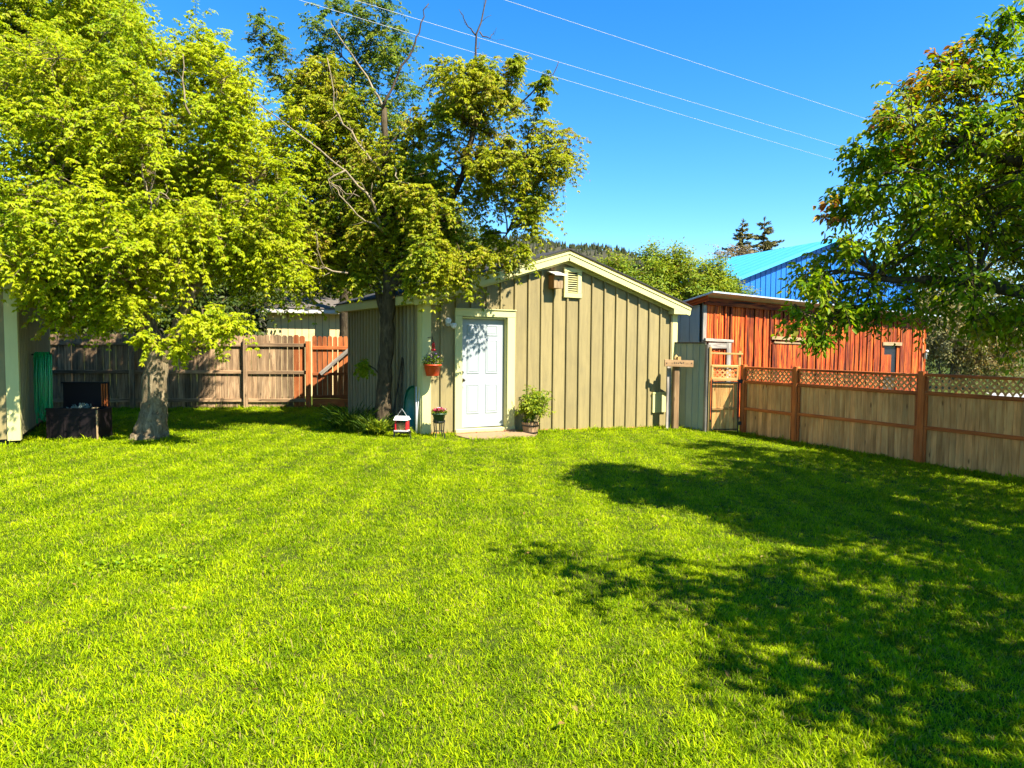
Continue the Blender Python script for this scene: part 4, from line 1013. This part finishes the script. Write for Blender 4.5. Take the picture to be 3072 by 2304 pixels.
# ================================================================== BLUE METAL BUILDING
bb = thing('metal_building', 'bright blue metal building with light blue roof beyond the barn', 'building', (10.7, 34.0, -.3), R(20.4))
HW, EV, RG, LN_ = 5.5, 5.2, 7.25, 19
s_ = MB(); s_.box(0.02, 2 * HW, .05, LN_, 0, EV - .05)
s_.add([(.02, .05, EV - .05), (2 * HW, .05, EV - .05), (HW, .05, RG - .06), (.02, LN_, EV - .05), (2 * HW, LN_, EV - .05), (HW, LN_, RG - .06)], [(0, 1, 2), (5, 4, 3), (0, 2, 5, 3), (2, 1, 4, 5)]); s_.build('wall', MT['bluewall'], bb)
x = 0
while x < 2 * HW - .1:
    zt = lambda q: min(EV + (RG - EV) * q / HW, EV + (RG - EV) * (2 * HW - q) / HW) - .05
    x1 = x + .30; tp_ = zt(x1) - zt(x)
    vboard('wall_panel', bb, MT['bluewall'], x + .15, .02, 0, (zt(x) + zt(x1)) / 2, .285, .02, tp_)
    vboard('rib', bb, MT['bluewall'], x, -.005, 0, zt(x), .035, .03); x = x1
for sgn in (-1, 1):
    k = 0; y = -.25
    while y < LN_:
        m_ = MT['blueroof'] if y < 13.5 else MT['paleroof']
        xo = HW + sgn * (HW + .3); zo = RG - (RG - EV) / HW * (HW + .3)
        s_ = MB(); y1 = y + .95
        vs = [(HW, y, RG), (xo, y, zo), (xo, y1, zo), (HW, y1, RG)]; vs += [(a, b_, c_ + .03) for a, b_, c_ in vs]
        s_.add(vs, [(0, 3, 2, 1), (4, 5, 6, 7), (0, 1, 5, 4), (1, 2, 6, 5), (2, 3, 7, 6), (3, 0, 4, 7)]); s_.build('roof_sheet', m_, bb)
        beam('roof_rib', bb, m_, (HW, y, RG + .034), (xo, y, zo + .034), .014, .04); y += .951
beam('rake_trim', bb, MT['blueroof'], (HW, -.28, RG - .02), (-.3, -.28, RG - .02 - (RG - EV) / HW * (HW + .3)), .16, .04); beam('rake_trim', bb, MT['blueroof'], (HW, -.28, RG - .02), (2 * HW + .3, -.28, RG - .02 - (RG - EV) / HW * (HW + .3)), .16, .04)

# ================================================================== POWER LINES
for lab, p0, p1 in (('nearest overhead wire, highest of the three in the sky', (-.2, 15.0, 8.8), (10.8, 22.4, 8.8)),
                    ('middle overhead wire of the three crossing the sky', (-3.4, 15.0, 8.8), (4.75, 20.8, 8.8)),
                    ('lowest overhead wire of the three, passing the dead branches', (-4.5, 15.04, 8.8), (5.77, 22.7, 8.8))):
    a, b_ = Vector(p0), Vector(p1); d = b_ - a; s_ = MB(); ptl = []
    for k in range(-10, 31):
        f = k / 10; q = a + d * f; q.z = 8.8 + .012 * ((f - .5) ** 2 - .25); ptl.append(q)
    o = tag(s_.tube([q - Vector((.6, 0, 0)) for q in ptl], .0048, 6).build('power_line', MT['wire'], None, True), lab, 'power line', 'overhead wires')

# ================================================================== TREES
def in_shed(p):
    x = (p[0] + 1.572) * ca + (p[1] - 12.593) * sa; y = -(p[0] + 1.572) * sa + (p[1] - 12.593) * ca
    return -.35 < x < 6.4 and -.25 < y < 4.3 and p[2] < 3.75 - .3 * abs(x - 3)
T1 = [(-6.08,12.20,5.14,1.87,2.00,1.53), (-5.57,12.40,6.34,0.83,0.62,0.62), (-7.28,11.20,4.54,1.09,1.30,1.33), (-6.94,10.80,3.19,0.93,1.10,0.63), (-5.66,11.30,3.35,1.42,1.60,0.79), (-4.32,12.50,4.40,1.05,1.50,1.25), (-4.27,12.30,3.05,0.86,1.20,0.72), (-4.57,10.70,1.97,0.67,0.50,0.27), (-5.47,10.90,1.56,0.39,0.40,0.18), (-8.46,12.80,6.25,1.07,1.20,0.89), (-6.89,10.20,2.61,0.43,0.50,0.26), (-6.25,11.20,2.56,0.94,0.90,0.39), (-6.4,11.25,2.2,.85,.6,.28), (-7.1,10.9,2.3,.6,.6,.25), (-6.4,14.4,4.1,1.7,1.2,1.2), (-5.3,14.2,5.2,1.3,1.2,1.0), (-7.6,14.0,4.6,1.2,1.2,1.0)]
tr1 = [[(-5.99,11.85,-.08,.37), (-5.98,11.85,.10,.27), (-5.95,11.85,.32,.225), (-5.93,11.85,.65,.20), (-5.86,11.85,1.35,.19), (-6.02,11.85,1.8,.15), (-6.13,11.85,2.4,.14), (-6.11,11.85,3.3,.12), (-5.96,11.9,4.1,.09), (-5.75,12.0,5.3,.05)],
       [(-5.86,11.85,1.25,.12), (-5.62,11.8,1.65,.10), (-5.3,11.9,2.4,.085), (-4.8,12.1,3.3,.06), (-4.4,12.3,4.3,.035)],
       [(-6.1,11.85,2.2,.09), (-6.6,11.6,3.0,.08), (-7.1,11.4,4.0,.055), (-7.5,11.6,5.2,.03)]]
bare1 = [([(-5.43,11.0,3.5),(-5.53,11.0,3.82),(-5.6,11.0,4.15),(-5.62,11.0,4.35)],.018), ([(-5.42,11.0,3.66),(-5.36,11.0,3.88),(-5.12,11.0,3.74)],.014), ([(-5.88,11.2,2.68),(-6.02,11.0,2.51),(-6.2,10.9,2.48)],.014), ([(-5.53,11.0,3.7),(-5.36,10.9,4.2)],.012), ([(-4.91,11.0,5.01),(-4.98,11.0,5.33),(-4.97,11.0,5.92)],.02), ([(-5.8,11.4,2.5),(-5.5,10.9,2.35),(-5.3,10.8,2.2)],.012)]
make_tree('box_elder_tree', 'big yellow green tree with thick grey trunk at the left', (-5.99, 11.85, 0), tr1, T1, 345, .32, .50, 27, 6, MT['leaf1'], MT['bark1'], bare=bare1, deadm=MT['deadwood'],
          llen=.064, lwid=.0145, tone=.60, wither=.03, fruit=170, droop=.4)
T2 = [(-0.80,12.60,5.79,0.91,1.00,0.60), (-0.01,12.40,6.36,0.22,0.25,0.21), (0.45,12.30,6.05,0.19,0.22,0.17), (0.65,12.20,5.72,0.17,0.20,0.15), (0.42,12.30,5.59,0.15,0.20,0.15), (0.46,12.30,4.78,0.51,0.60,0.62), (0.81,12.20,4.47,0.22,0.25,0.22), (-0.17,12.50,4.57,0.77,0.90,0.66), (0.30,12.30,4.03,0.41,0.40,0.31), (-0.45,12.30,3.55,0.43,0.30,0.22), (-0.28,12.10,3.14,0.47,0.40,0.24), (-1.20,12.00,2.97,0.67,0.60,0.33), (-1.61,11.80,2.64,0.18,0.20,0.15), (-1.77,12.90,4.81,0.68,1.00,0.76), (-1.58,12.70,3.99,0.80,1.00,0.60), (-2.13,13.20,3.59,0.88,1.10,0.70), (-3.48,13.40,6.29,0.49,0.60,0.56), (-3.13,13.30,5.56,0.59,0.70,0.63), (-2.95,13.20,4.55,0.70,0.80,0.74), (-2.96,13.20,3.42,0.70,0.90,0.63), (-2.61,13.00,2.72,0.51,0.60,0.24), (-1.21,12.90,6.25,0.29,0.30,0.36), (-0.25,12.50,6.03,0.38,0.40,0.31), (-2.60,12.95,1.25,.16,.15,.42), (.02,12.2,2.92,.18,.16,.13)]
tr2 = [[(-2.33,13.0,-.08,.20), (-2.32,13.0,.1,.165), (-2.32,13.0,.77,.135), (-2.28,13.0,1.68,.13), (-2.23,13.0,2.4,.125), (-2.26,13.0,3.24,.10), (-2.26,13.0,3.88,.085), (-2.3,13.0,4.68,.07), (-2.31,13.0,5.79,.05)],
       [(-2.25,13.0,2.45,.10), (-1.95,12.9,3.0,.085), (-1.3,12.75,3.7,.07), (-.9,12.65,4.5,.055), (-.7,12.6,5.36,.045)],
       [(-2.3,13.0,2.1,.08), (-2.45,13.1,2.6,.07), (-2.75,13.2,3.3,.055), (-3.0,13.3,4.4,.04), (-3.2,13.3,5.5,.025)]]
bare2 = [([(-2.31,13.0,5.79),(-2.48,13.0,6.1),(-2.9,13.0,6.72),(-3.25,13.0,7.25)],.028), ([(-2.21,12.5,4.56),(-2.46,12.5,4.71),(-2.82,12.5,5.2),(-3.07,12.5,5.62),(-3.19,12.5,6.46)],.024), ([(-2.25,12.4,3.62),(-2.47,12.2,4.14),(-2.8,12.1,4.47),(-3.17,12.0,4.74),(-3.72,11.9,5.16),(-4.15,11.8,5.49)],.026), ([(-2.76,12.0,4.42),(-3.06,11.9,4.3),(-2.88,11.9,4.15),(-2.52,11.9,4.01)],.016), ([(-2.2,12.3,3.51),(-2.6,12.1,3.75),(-2.91,12.0,4.05),(-3.06,12.0,4.29)],.018), ([(-2.83,12.4,2.8),(-3.19,12.2,2.85),(-3.5,12.1,2.94),(-3.68,12.1,3.12)],.018), ([(-3.19,12.2,2.85),(-3.25,12.1,3.19),(-3.31,12.1,3.49)],.012), ([(-2.06,12.3,4.59),(-1.88,12.0,4.3),(-1.7,11.9,4.18)],.014), ([(-1.7,12.4,3.62),(-1.14,12.3,3.81),(-.58,12.3,4.0)],.018)]
bare2d = [([(-2.29,12.9,5.75),(-2.08,12.9,6.32),(-1.77,12.9,6.85),(-1.64,12.9,7.22),(-1.51,12.9,7.56)],.026), ([(-0.69,12.6,5.36),(-0.73,12.6,6.22),(-0.64,12.6,6.89),(-0.47,12.6,7.6)],.030), ([(-0.64,12.6,6.89),(-0.8,12.6,7.04),(-0.95,12.6,7.31)],.014), ([(-0.61,12.6,6.92),(-0.42,12.6,6.86),(-0.35,12.6,6.98)],.012), ([(-0.04,12.3,5.55),(0.29,12.3,5.82),(0.56,12.3,6.06),(0.74,12.3,6.36)],.018), ([(-2.22,12.6,4.98),(-1.85,12.6,5.35),(-1.79,12.6,5.66)],.018), ([(-0.2,12.1,3.14),(0.02,12.1,3.29),(0.05,12.1,3.53)],.010), ([(0.02,12.1,3.29),(0.22,12.1,3.26),(0.16,12.1,3.47)],.008)]
t2 = make_tree('box_elder_tree', 'olive green tree with bare dead branches growing against the shed', (-2.33, 13.0, 0), tr2, T2, 190, .30, .37, 25, 6, MT['leaf2'], MT['bark2'], bare=bare2, deadm=MT['deadwood'],
          keep=lambda p: not in_shed(p), llen=.064, lwid=.0145, tone=.55, wither=.07, fruit=150, droop=.5, extra_skel=[(.2, 12.4, 4.6, .03), (-.1, 12.3, 3.5, .02), (.3, 12.3, 5.7, .015)])
dm = MB()
for pl, r0_ in bare2d:
    pts_ = [np.array(p) - np.array((-2.33, 13.0, 0)) for p in pl]; q = []
    for i in range(len(pts_) - 1):
        for s in (0, .34, .67): q.append(pts_[i] * (1 - s) + pts_[i + 1] * s + rng.normal(size=3) * .018)
    q.append(pts_[-1]); rr = np.linspace(r0_, r0_ * .3, len(q)); dm.tube(q, list(rr), 5)
    for i in range(3, len(q) - 1):
        if rng.random() < .6:
            e = unit(unit(q[i + 1] - q[i]) * .8 + rng.normal(size=3) * .7) * rng.uniform(.1, .3); dm.tube([q[i], q[i] + e * .5 + rng.normal(size=3) * .02, q[i] + e], [rr[i] * .4, rr[i] * .3, .003], 4)
tag(dm.build('bare_branch', MT['darktwig'], t2, True), kind='stuff')
T3 = [(-7.02,21.00,10.12,0.50,0.56,0.82), (-6.49,21.00,9.45,0.88,0.67,0.70), (-5.16,21.00,10.63,0.82,0.90,1.29), (-4.53,21.50,9.91,1.26,0.97,1.02), (-3.81,20.50,10.75,0.63,0.61,0.80), (-3.26,20.50,9.94,0.49,0.47,0.63), (-5.29,21.00,8.59,1.32,0.93,0.88), (-3.85,21.00,8.46,1.17,0.93,1.02), (-4.6,21.0,7.0,1.2,1.0,.8)]
make_tree('background_tree', 'tall blue green tree rising behind the two yellow green trees', (-4.9, 21.2, 0), [[(-4.9,21.2,-.1,.25), (-4.9,21.2,2,.2), (-4.85,21.2,5,.16), (-4.7,21.1,7.5,.10), (-4.6,21.0,9.5,.05)]], T3, 80, .5, .46, 20, 5, MT['leaf3'], MT['bark2'],
          llen=.085, lwid=.019, tone=.55, wither=.02)
T4 = [(-11.44,18.50,9.55,1.93,2.00,1.42), (-10.03,18.00,9.47,0.75,0.75,1.00), (-12.34,18.00,9.69,1.00,0.96,1.25), (-12.24,18.50,7.95,1.80,1.21,1.03), (-10.5,18.2,7.4,1.6,1.1,1.0)]
make_tree('background_tree', 'tall tree at the top left corner behind the big yellow green tree', (-11.6, 18.8, 0), [[(-11.6,18.8,-.1,.2), (-11.6,18.8,3,.16), (-11.8,18.5,6.5,.17), (-12.0,18.0,8.5,.13), (-12.2,17.9,10.5,.06)]], T4, 130, .5, .62, 22, 5, MT['leaf1'], MT['bark2'],
          llen=.11, lwid=.023, tone=.5, wither=.03)
make_tree('background_tree', 'dark green tree behind the neighbour pale yellow shed', (-5.6, 24.6, 0), [[(-5.6,24.6,-.1,.2), (-5.6,24.6,1.5,.17), (-5.5,24.4,3,.14), (-5.5,24.2,5,.08)]],
          [(-5.34,24.6,4.42,1.76,1.3,1.44), (-7.06,24.8,5.85,1.67,1.60,1.67), (-3.92,24.8,5.87,1.51,1.60,1.51), (-2.3,25.0,5.0,1.4,1.2,1.6), (-5.4,24.9,7.2,1.8,1.2,1.2)], 150, .5, .65, 22, 5, MT['leafdark'], MT['bark2'], llen=.15, lwid=.036, compound=1, tone=.5, wither=.02)
make_tree('background_tree', 'dark bushy tree behind the left stretch of back fence', (-10.3, 21.6, 0), [[(-10.3,21.6,-.1,.2), (-10.3,21.6,1.2,.16), (-10.3,21.6,2.5,.12), (-10.2,21.8,4,.08)]],
          [(-8.62,21.5,3.37,1.99,1.2,1.17), (-11.55,22.2,3.90,2.24,1.5,1.44), (-12.46,20.5,2.82,1.76,1.2,1.17), (-10,21.8,4.9,2.0,1.4,1.2), (-9.8,21.2,2.2,2.4,.9,.9)], 150, .5, .65, 22, 5, MT['leafdark'], MT['bark2'], llen=.15, lwid=.036, compound=1, tone=.5, wither=.02)

# big tree on the right whose branches reach into the picture and shade the lawn
TRV = [(4.88,7.40,4.77,0.17,0.40,0.31), (4.36,7.30,4.32,0.20,0.30,0.22), (4.44,7.20,3.90,0.50,0.80,0.40), (3.95,7.00,3.50,0.51,0.70,0.33), (4.48,6.70,3.11,0.51,1.10,0.70), (3.62,6.90,3.10,0.35,0.50,0.27), (3.63,6.80,2.59,0.47,0.60,0.25), (3.15,6.90,2.96,0.13,0.20,0.11), (3.10,6.80,2.29,0.38,0.50,0.21), (2.95,6.70,2.00,0.35,0.40,0.17), (3.36,6.60,2.00,0.37,0.50,0.18), (3.90,6.60,2.18,0.51,0.70,0.26), (4.41,6.40,2.04,0.34,0.60,0.32), (2.88,6.60,1.74,0.17,0.20,0.07), (4.08,6.60,1.82,0.20,0.30,0.11), (3.2,6.8,2.62,.26,.3,.14), (2.75,6.7,2.25,.2,.25,.13), (3.32,6.9,3.05,.25,.3,.14), (3.5,7.0,3.38,.25,.3,.15),
       (3.80,7.1,3.75,.30,.4,.22), (4.15,7.2,4.2,.25,.35,.25), (4.75,7.0,4.3,.35,.6,.4), (4.0,6.8,2.85,.5,.7,.3), (5.5,6.6,3.2,.9,1.5,1.1), (6.2,5.8,3.7,1.2,1.6,.9), (6.5,10.2,3.7,.95,1.4,.7), (6.3,8.6,3.5,1.0,1.0,.9), (5.5,5.0,3.9,.8,.8,.5)]
trR = [[(6.3,4.9,-.4,.32), (6.3,4.9,.2,.25), (6.25,4.95,1.4,.21), (6.1,5.1,2.4,.17), (6.0,5.4,3.6,.12), (5.9,5.6,4.8,.06)],
       [(6.25,4.95,1.2,.13), (5.8,5.6,1.7,.10), (5.0,6.2,2.0,.075), (4.2,6.55,2.2,.05), (3.4,6.75,2.25,.025)],
       [(6.1,5.1,2.3,.11), (5.6,5.9,2.9,.085), (4.9,6.6,3.2,.06), (4.3,6.9,3.5,.04)],
       [(6.25,4.95,1.8,.13), (6.4,6.4,2.6,.10), (6.5,8.0,3.1,.08), (6.5,9.4,3.5,.05)]]
treeR = make_tree('shade_tree', 'deep green tree whose branches hang into the picture from the right', (6.3, 4.9, -.27), trR, TRV, 310, .22, .26, 17, 6, MT['leafR'], MT['bark2'],
          llen=.063, lwid=.0155, compound=1, tone=.52, wither=.04, droop=.5, lens=True, r_scale=.014, bias=.7, twig_lines=.5, pw=.46)
make_tree('shade_tree', 'broad leafy tree standing just beyond the right edge and shading the lawn', (7.9, 3.4, -.29), [[(7.9,3.4,-.4,.34), (7.9,3.4,.2,.27), (7.85,3.5,1.6,.22), (7.6,3.6,2.8,.17), (7.2,3.9,3.9,.10)], [(7.85,3.5,1.8,.12), (7.6,4.6,2.6,.10), (7.3,5.8,3.2,.07), (7.0,6.6,3.6,.04)], [(7.8,3.5,1.9,.13), (7.0,2.7,2.8,.10), (6.2,2.0,3.4,.07), (5.5,1.6,3.8,.04)]],
          [(6.9,7.1,3.5,1.6,1.7,.9), (6.8,4.7,3.9,1.7,1.8,1.0), (5.5,1.6,3.9,1.6,1.3,.8), (8.4,6.4,3.4,1.6,1.8,.9), (6.3,2.8,4.0,1.4,1.3,.8), (3.75,3.0,4.2,.7,.5,.4), (8.6,9.0,3.6,1.4,1.4,.9), (4.6,2.5,4.1,.9,.6,.5)], 185, .44, .52, 18, 5, MT['leafR'], MT['bark2'], compound=1, llen=.12, lwid=.033, tone=.45, wither=.01, droop=.5)

# ------------------------------------------------------------------ shrubs and far trees
def shrub(name, label, base, ells, n, mind, rad, twigs, leaf, cat='shrub', group=None, **kw):
    bx_, by_, bz_ = base
    stems = [[(bx_ + dx, by_ + dy, bz_ - .05, .05), (bx_ + dx * 1.3, by_ + dy, bz_ + .4, .045), (bx_ + dx * 2, by_ + dy * 2, bz_ + 1.0, .035), (bx_ + dx * 4, by_ + dy * 3, bz_ + 2.0, .02)] for dx, dy in ((-.2, 0), (.15, .1), (.02, -.12))]
    return make_tree(name, label, base, stems, ells, n, mind, rad, twigs, 4, leaf, MT['bark2'], group=group, cat=cat, sides=7, **kw)
shrub('hedge_shrub', 'bright green leafy shrub just behind the shed roof slope', (4.3, 24.6, -.2), [(4.4,24.5,3.5,1.2,.9,1.0), (3.6,24.8,3.9,.8,.8,.6), (4.6,24.3,2.0,1.4,1.0,1.2), (5.0,24.6,4.2,.6,.6,.7)], 170, .24, .42, 26, MT['hedge'], group='shrubs behind the shed', llen=.11, lwid=.025, tone=.6, compound=1, droop=.1, bias=1.0)
shrub('hedge_shrub', 'tallest green shrub rising between the shed and red barn roofs', (6.1, 25.0, -.27), [(6.1,25.0,3.6,1.2,.9,1.0), (5.7,24.9,4.3,.5,.6,.6), (6.7,25.0,3.9,.6,.6,.7), (6.1,24.8,2.0,1.5,1.0,1.2)], 170, .24, .42, 26, MT['hedge'], group='shrubs behind the shed', llen=.11, lwid=.025, tone=.65, compound=1, droop=.1, bias=1.0)
shrub('hedge_shrub', 'green shrub in front of the blue wall above the barn roof', (7.5, 25.4, -.28), [(7.4,25.4,3.2,.9,.8,.9), (7.0,25.2,3.7,.5,.6,.5), (7.5,25.2,1.9,1.2,.9,1.0)], 120, .24, .42, 26, MT['hedge'], group='shrubs behind the shed', llen=.11, lwid=.025, tone=.5, compound=1, droop=.1, bias=1.0)
shrub('dry_shrub', 'pale olive shrub at the right end of the red barn', (20.4, 33.6, -.29), [(20.4,33.6,3.0,1.5,1.2,1.2), (21.3,34.0,1.6,1.8,1.2,1.2), (19.6,34,2.0,1.1,1,1.3)], 90, .45, .55, 18, MT['brush'], group='brush beyond the right fence', llen=.15, lwid=.035, tone=.55, compound=1, wither=.08)
shrub('dry_shrub', 'tangled dry brown shrub beyond the lattice at the right edge', (23.4, 34.2, -.29), [(23.4,34.2,2.2,1.9,1.2,1.6), (24.8,34,3.2,1.6,1.2,1.2), (22.6,33.6,1.2,1.4,1,1.0)], 80, .5, .55, 13, MT['brush'], group='brush beyond the right fence', llen=.15, lwid=.03, tone=.5, compound=1, wither=.35, twig_lines=1.0)
make_tree('background_tree', 'hazy olive tree standing behind the dry brush at the right edge', (26.0, 42.0, -.29), [[(26,42,-.4,.25), (26,42,1.5,.2), (26,42,3,.15), (26,42,5,.08)]], [(25,42,5,2.6,1.6,1.8), (28,42,5.5,2.4,1.6,2.0), (22.5,42.5,3.8,2.0,1.4,1.5)], 90, .7, .9, 16, 4, MT['brush'], MT['bark2'], llen=.2, lwid=.05, tone=.35, compound=1, wither=.02)
make_tree('brown_tree', 'small brown leafless looking tree left of the two spruces', (17.6, 57.5, -.29), [[(17.6,57.5,-.4,.2), (17.6,57.5,3,.17), (17.6,57.5,5,.14), (17.6,57.5,8,.08)]], [(17.4,57.5,8.3,1.5,1.2,1.1), (18.8,57.8,8.0,1.5,1.2,1.2), (16.2,57.5,7.6,.9,1,.8)], 50, .6, .8, 14, 4, MT['browntree'], MT['bark2'], llen=.2, lwid=.045, tone=.5, compound=1, twig_lines=1.0)
def spruce(label, x, y, h, wide, seed):
    r = np.random.default_rng(seed); o = thing('spruce_tree', label, 'tree', (x, y, -.3), 0, 'spruces beyond the blue roof')
    s_ = MB(); s_.tube([(0, 0, 0), (.03, 0, h * .5), (0, 0, h)], [.26, .15, .02], 7); s_.build('trunk', MT['bark2'], o, True)
    P, A, N, L_, W_, T = [], [], [], [], [], []; br = MB()
    z = h * .35
    while z < h - .25:
        f = (h - z) / (h * .65); reach = wide * (f ** .8) * r.uniform(.75, 1.15)
        for k in range(int(5 + 3 * f)):
            a = r.random() * 6.283; ln = reach * r.uniform(.55, 1.15); d = np.array([math.cos(a), math.sin(a), 0])
            ns = max(4, int(ln / .075)); q = []
            for j in range(ns):
                g_ = (j + 1) / ns; p = d * ln * g_ + [0, 0, z - .30 * ln * g_ + .28 * ln * g_ * g_]; q.append(p)
                for s in (-1, 1, 0):
                    sd = np.array([-d[1], d[0], 0]) * s
                    P.append(p); A.append(unit(sd * .9 + d * .8 + [0, 0, -.35 if s else .3] + r.normal(size=3) * .15)); N.append([0, 0, 1] + r.normal(size=3) * .3)
                    L_.append(r.uniform(.3, .5) * (1.1 - .5 * g_)); W_.append(.085); T.append((np.clip(r.normal(.5, .25) + .2 * g_, 0, 1), 0, 0))
            br.tube([np.array([0, 0, z])] + q[::3], .018, 4, False)
        z += h * .65 * r.uniform(.035, .055)
    for j in range(14): P.append(np.array([0, 0, h - .02 * j])); A.append(unit(r.normal(size=3) * .4 + [0, 0, 1])); N.append(r.normal(size=3)); L_.append(.3); W_.append(.04); T.append((.5, 0, 0))
    br.build('branches', MT['bark2'], o); leaf_mesh('crown', np.array(P), np.array(A), np.array(N), np.array(L_), np.array(W_), np.array(T), MT['needle'], o)
spruce('narrow spruce on the left of the pair above the blue roof', 19.0, 60, 12.3, 4.2, 3)
spruce('wider spruce on the right of the pair above the blue roof', 20.95, 60.5, 12.6, 5.2, 5)

# ------------------------------------------------------------------ plants at the foot of the shed tree
def strap_plant(label, x, y, n, h, rad, tone):
    o = thing('strap_leaf_plant', label, 'plant', (x, y, 0), 0, 'plants at the foot of the shed tree')
    a = rng.random(n) * 6.283; rr = rad * np.sqrt(rng.random(n)); base = np.stack([rr * np.cos(a), rr * np.sin(a), np.zeros(n)], 1)
    P, A, N, L_, W_, T = [], [], [], [], [], []
    d = unit(np.stack([np.cos(a), np.sin(a), np.zeros(n)], 1) * rng.uniform(.1, .8, (n, 1)) + [0, 0, 1.2]); hh = h * rng.uniform(.5, 1.1, n)
    p = base.copy(); tn = np.stack([np.clip(rng.normal(tone, .25, n), 0, 1), np.zeros(n), np.zeros(n)], 1)
    for k in range(3):
        P.append(p.copy()); A.append(d.copy()); N.append(rng.normal(size=(n, 3))); L_.append(hh * .46); W_.append(np.full(n, .011 - .0025 * k)); T.append(tn)
        p = p + d * (hh * .33)[:, None]; d = unit(d + np.stack([np.cos(a), np.sin(a), np.full(n, -.5)], 1) * .35)
    leaf_mesh('leaves', *[np.concatenate(v) for v in (P, A, N, L_, W_, T)], MT['strap'], o, False, .1)
strap_plant('tall clump of dark strap leaves left of the shed tree trunk', -2.85, 12.95, 190, .62, .22, .3)
strap_plant('clump of grassy leaves in front of the shed tree trunk', -2.42, 12.62, 150, .45, .18, .45)
strap_plant('low dark leafy clump nearest the gate beside the shed wall', -3.15, 13.5, 110, .45, .22, .2)
pw = thing('leafy_weed', 'bright broad leaved plant growing left of the bird feeder', 'plant', (-2.32, 12.42, 0)); leaf_cloud('leaves', pw, (0, 0, .10), (.22, .13, .16), 260, .075, .022, MT['plant'], .6, .75, False)
pw = thing('leafy_weed', 'small green plant between the bird feeder and the teal sled', 'plant', (-1.84, 12.33, 0)); leaf_cloud('leaves', pw, (0, 0, .06), (.13, .10, .13), 130, .06, .018, MT['plant'], .6, .65, False)
cl = thing('clover_patch', 'patch of broad clover leaves in the lawn at the left foreground', 'plant', (-2.6, 5.0, 0)); leaf_cloud('leaves', cl, (0, 0, .012), (.50, .26, .035), 300, .028, .012, MT['clover'], .3, .6, False)

cen = [(np.array(c_), (0, 0, 0, .14, .14, .14)) for c_ in ((4.48, 7.3, 4.56), (4.30, 7.3, 4.45), (3.92, 7.1, 4.08), (3.98, 7.1, 3.98), (3.64, 7.1, 3.80), (3.72, 7.0, 3.70), (4.55, 7.3, 4.42), (4.02, 7.1, 3.80), (3.10, 6.9, 2.9), (4.35, 7.1, 4.2), (4.2, 7.0, 4.05), (4.5, 7.0, 4.0), (4.1, 6.9, 3.6), (4.6, 7.2, 4.25), (3.8, 6.9, 3.5))]
(P, A, N, LN, WD, TT), _ = sprays(cen, .16, 9, 4, (5.5, 6.5, 3.2), droop=.2, llen=.07, lwid=.016, compound=1, tone=.62, tonevar=.35, wither=0, bias=1.4)
leaf_mesh('young_leaves', P - np.array((6.3, 4.9, -.27)), A, N, LN, WD, TT, MT['leafred'], treeR, True)

# ------------------------------------------------------------------ a few fallen leaves on the lawn
n_ = 230; fx_ = rng.uniform(-6, 6, n_); fy_ = rng.uniform(2.6, 11.8, n_); k_ = np.abs(fx_) < .75 * fy_; fx_, fy_ = fx_[k_], fy_[k_]; n_ = len(fx_)
fa = rng.random(n_) * 6.283
tag(leaf_mesh('fallen_leaves', np.stack([fx_, fy_, gz_np(fx_) + rng.uniform(.028, .04, n_)], 1), np.stack([np.cos(fa), np.sin(fa), rng.normal(0, .25, n_)], 1), rng.normal(size=(n_, 3)) * .3 + [0, 0, 1],
    rng.uniform(.025, .05, n_), rng.uniform(.008, .014, n_), np.stack([rng.random(n_), np.zeros(n_), np.zeros(n_)], 1), MT['fruit'], None, True), 'small dry tan leaves scattered over the lawn', 'leaves', kind='stuff')
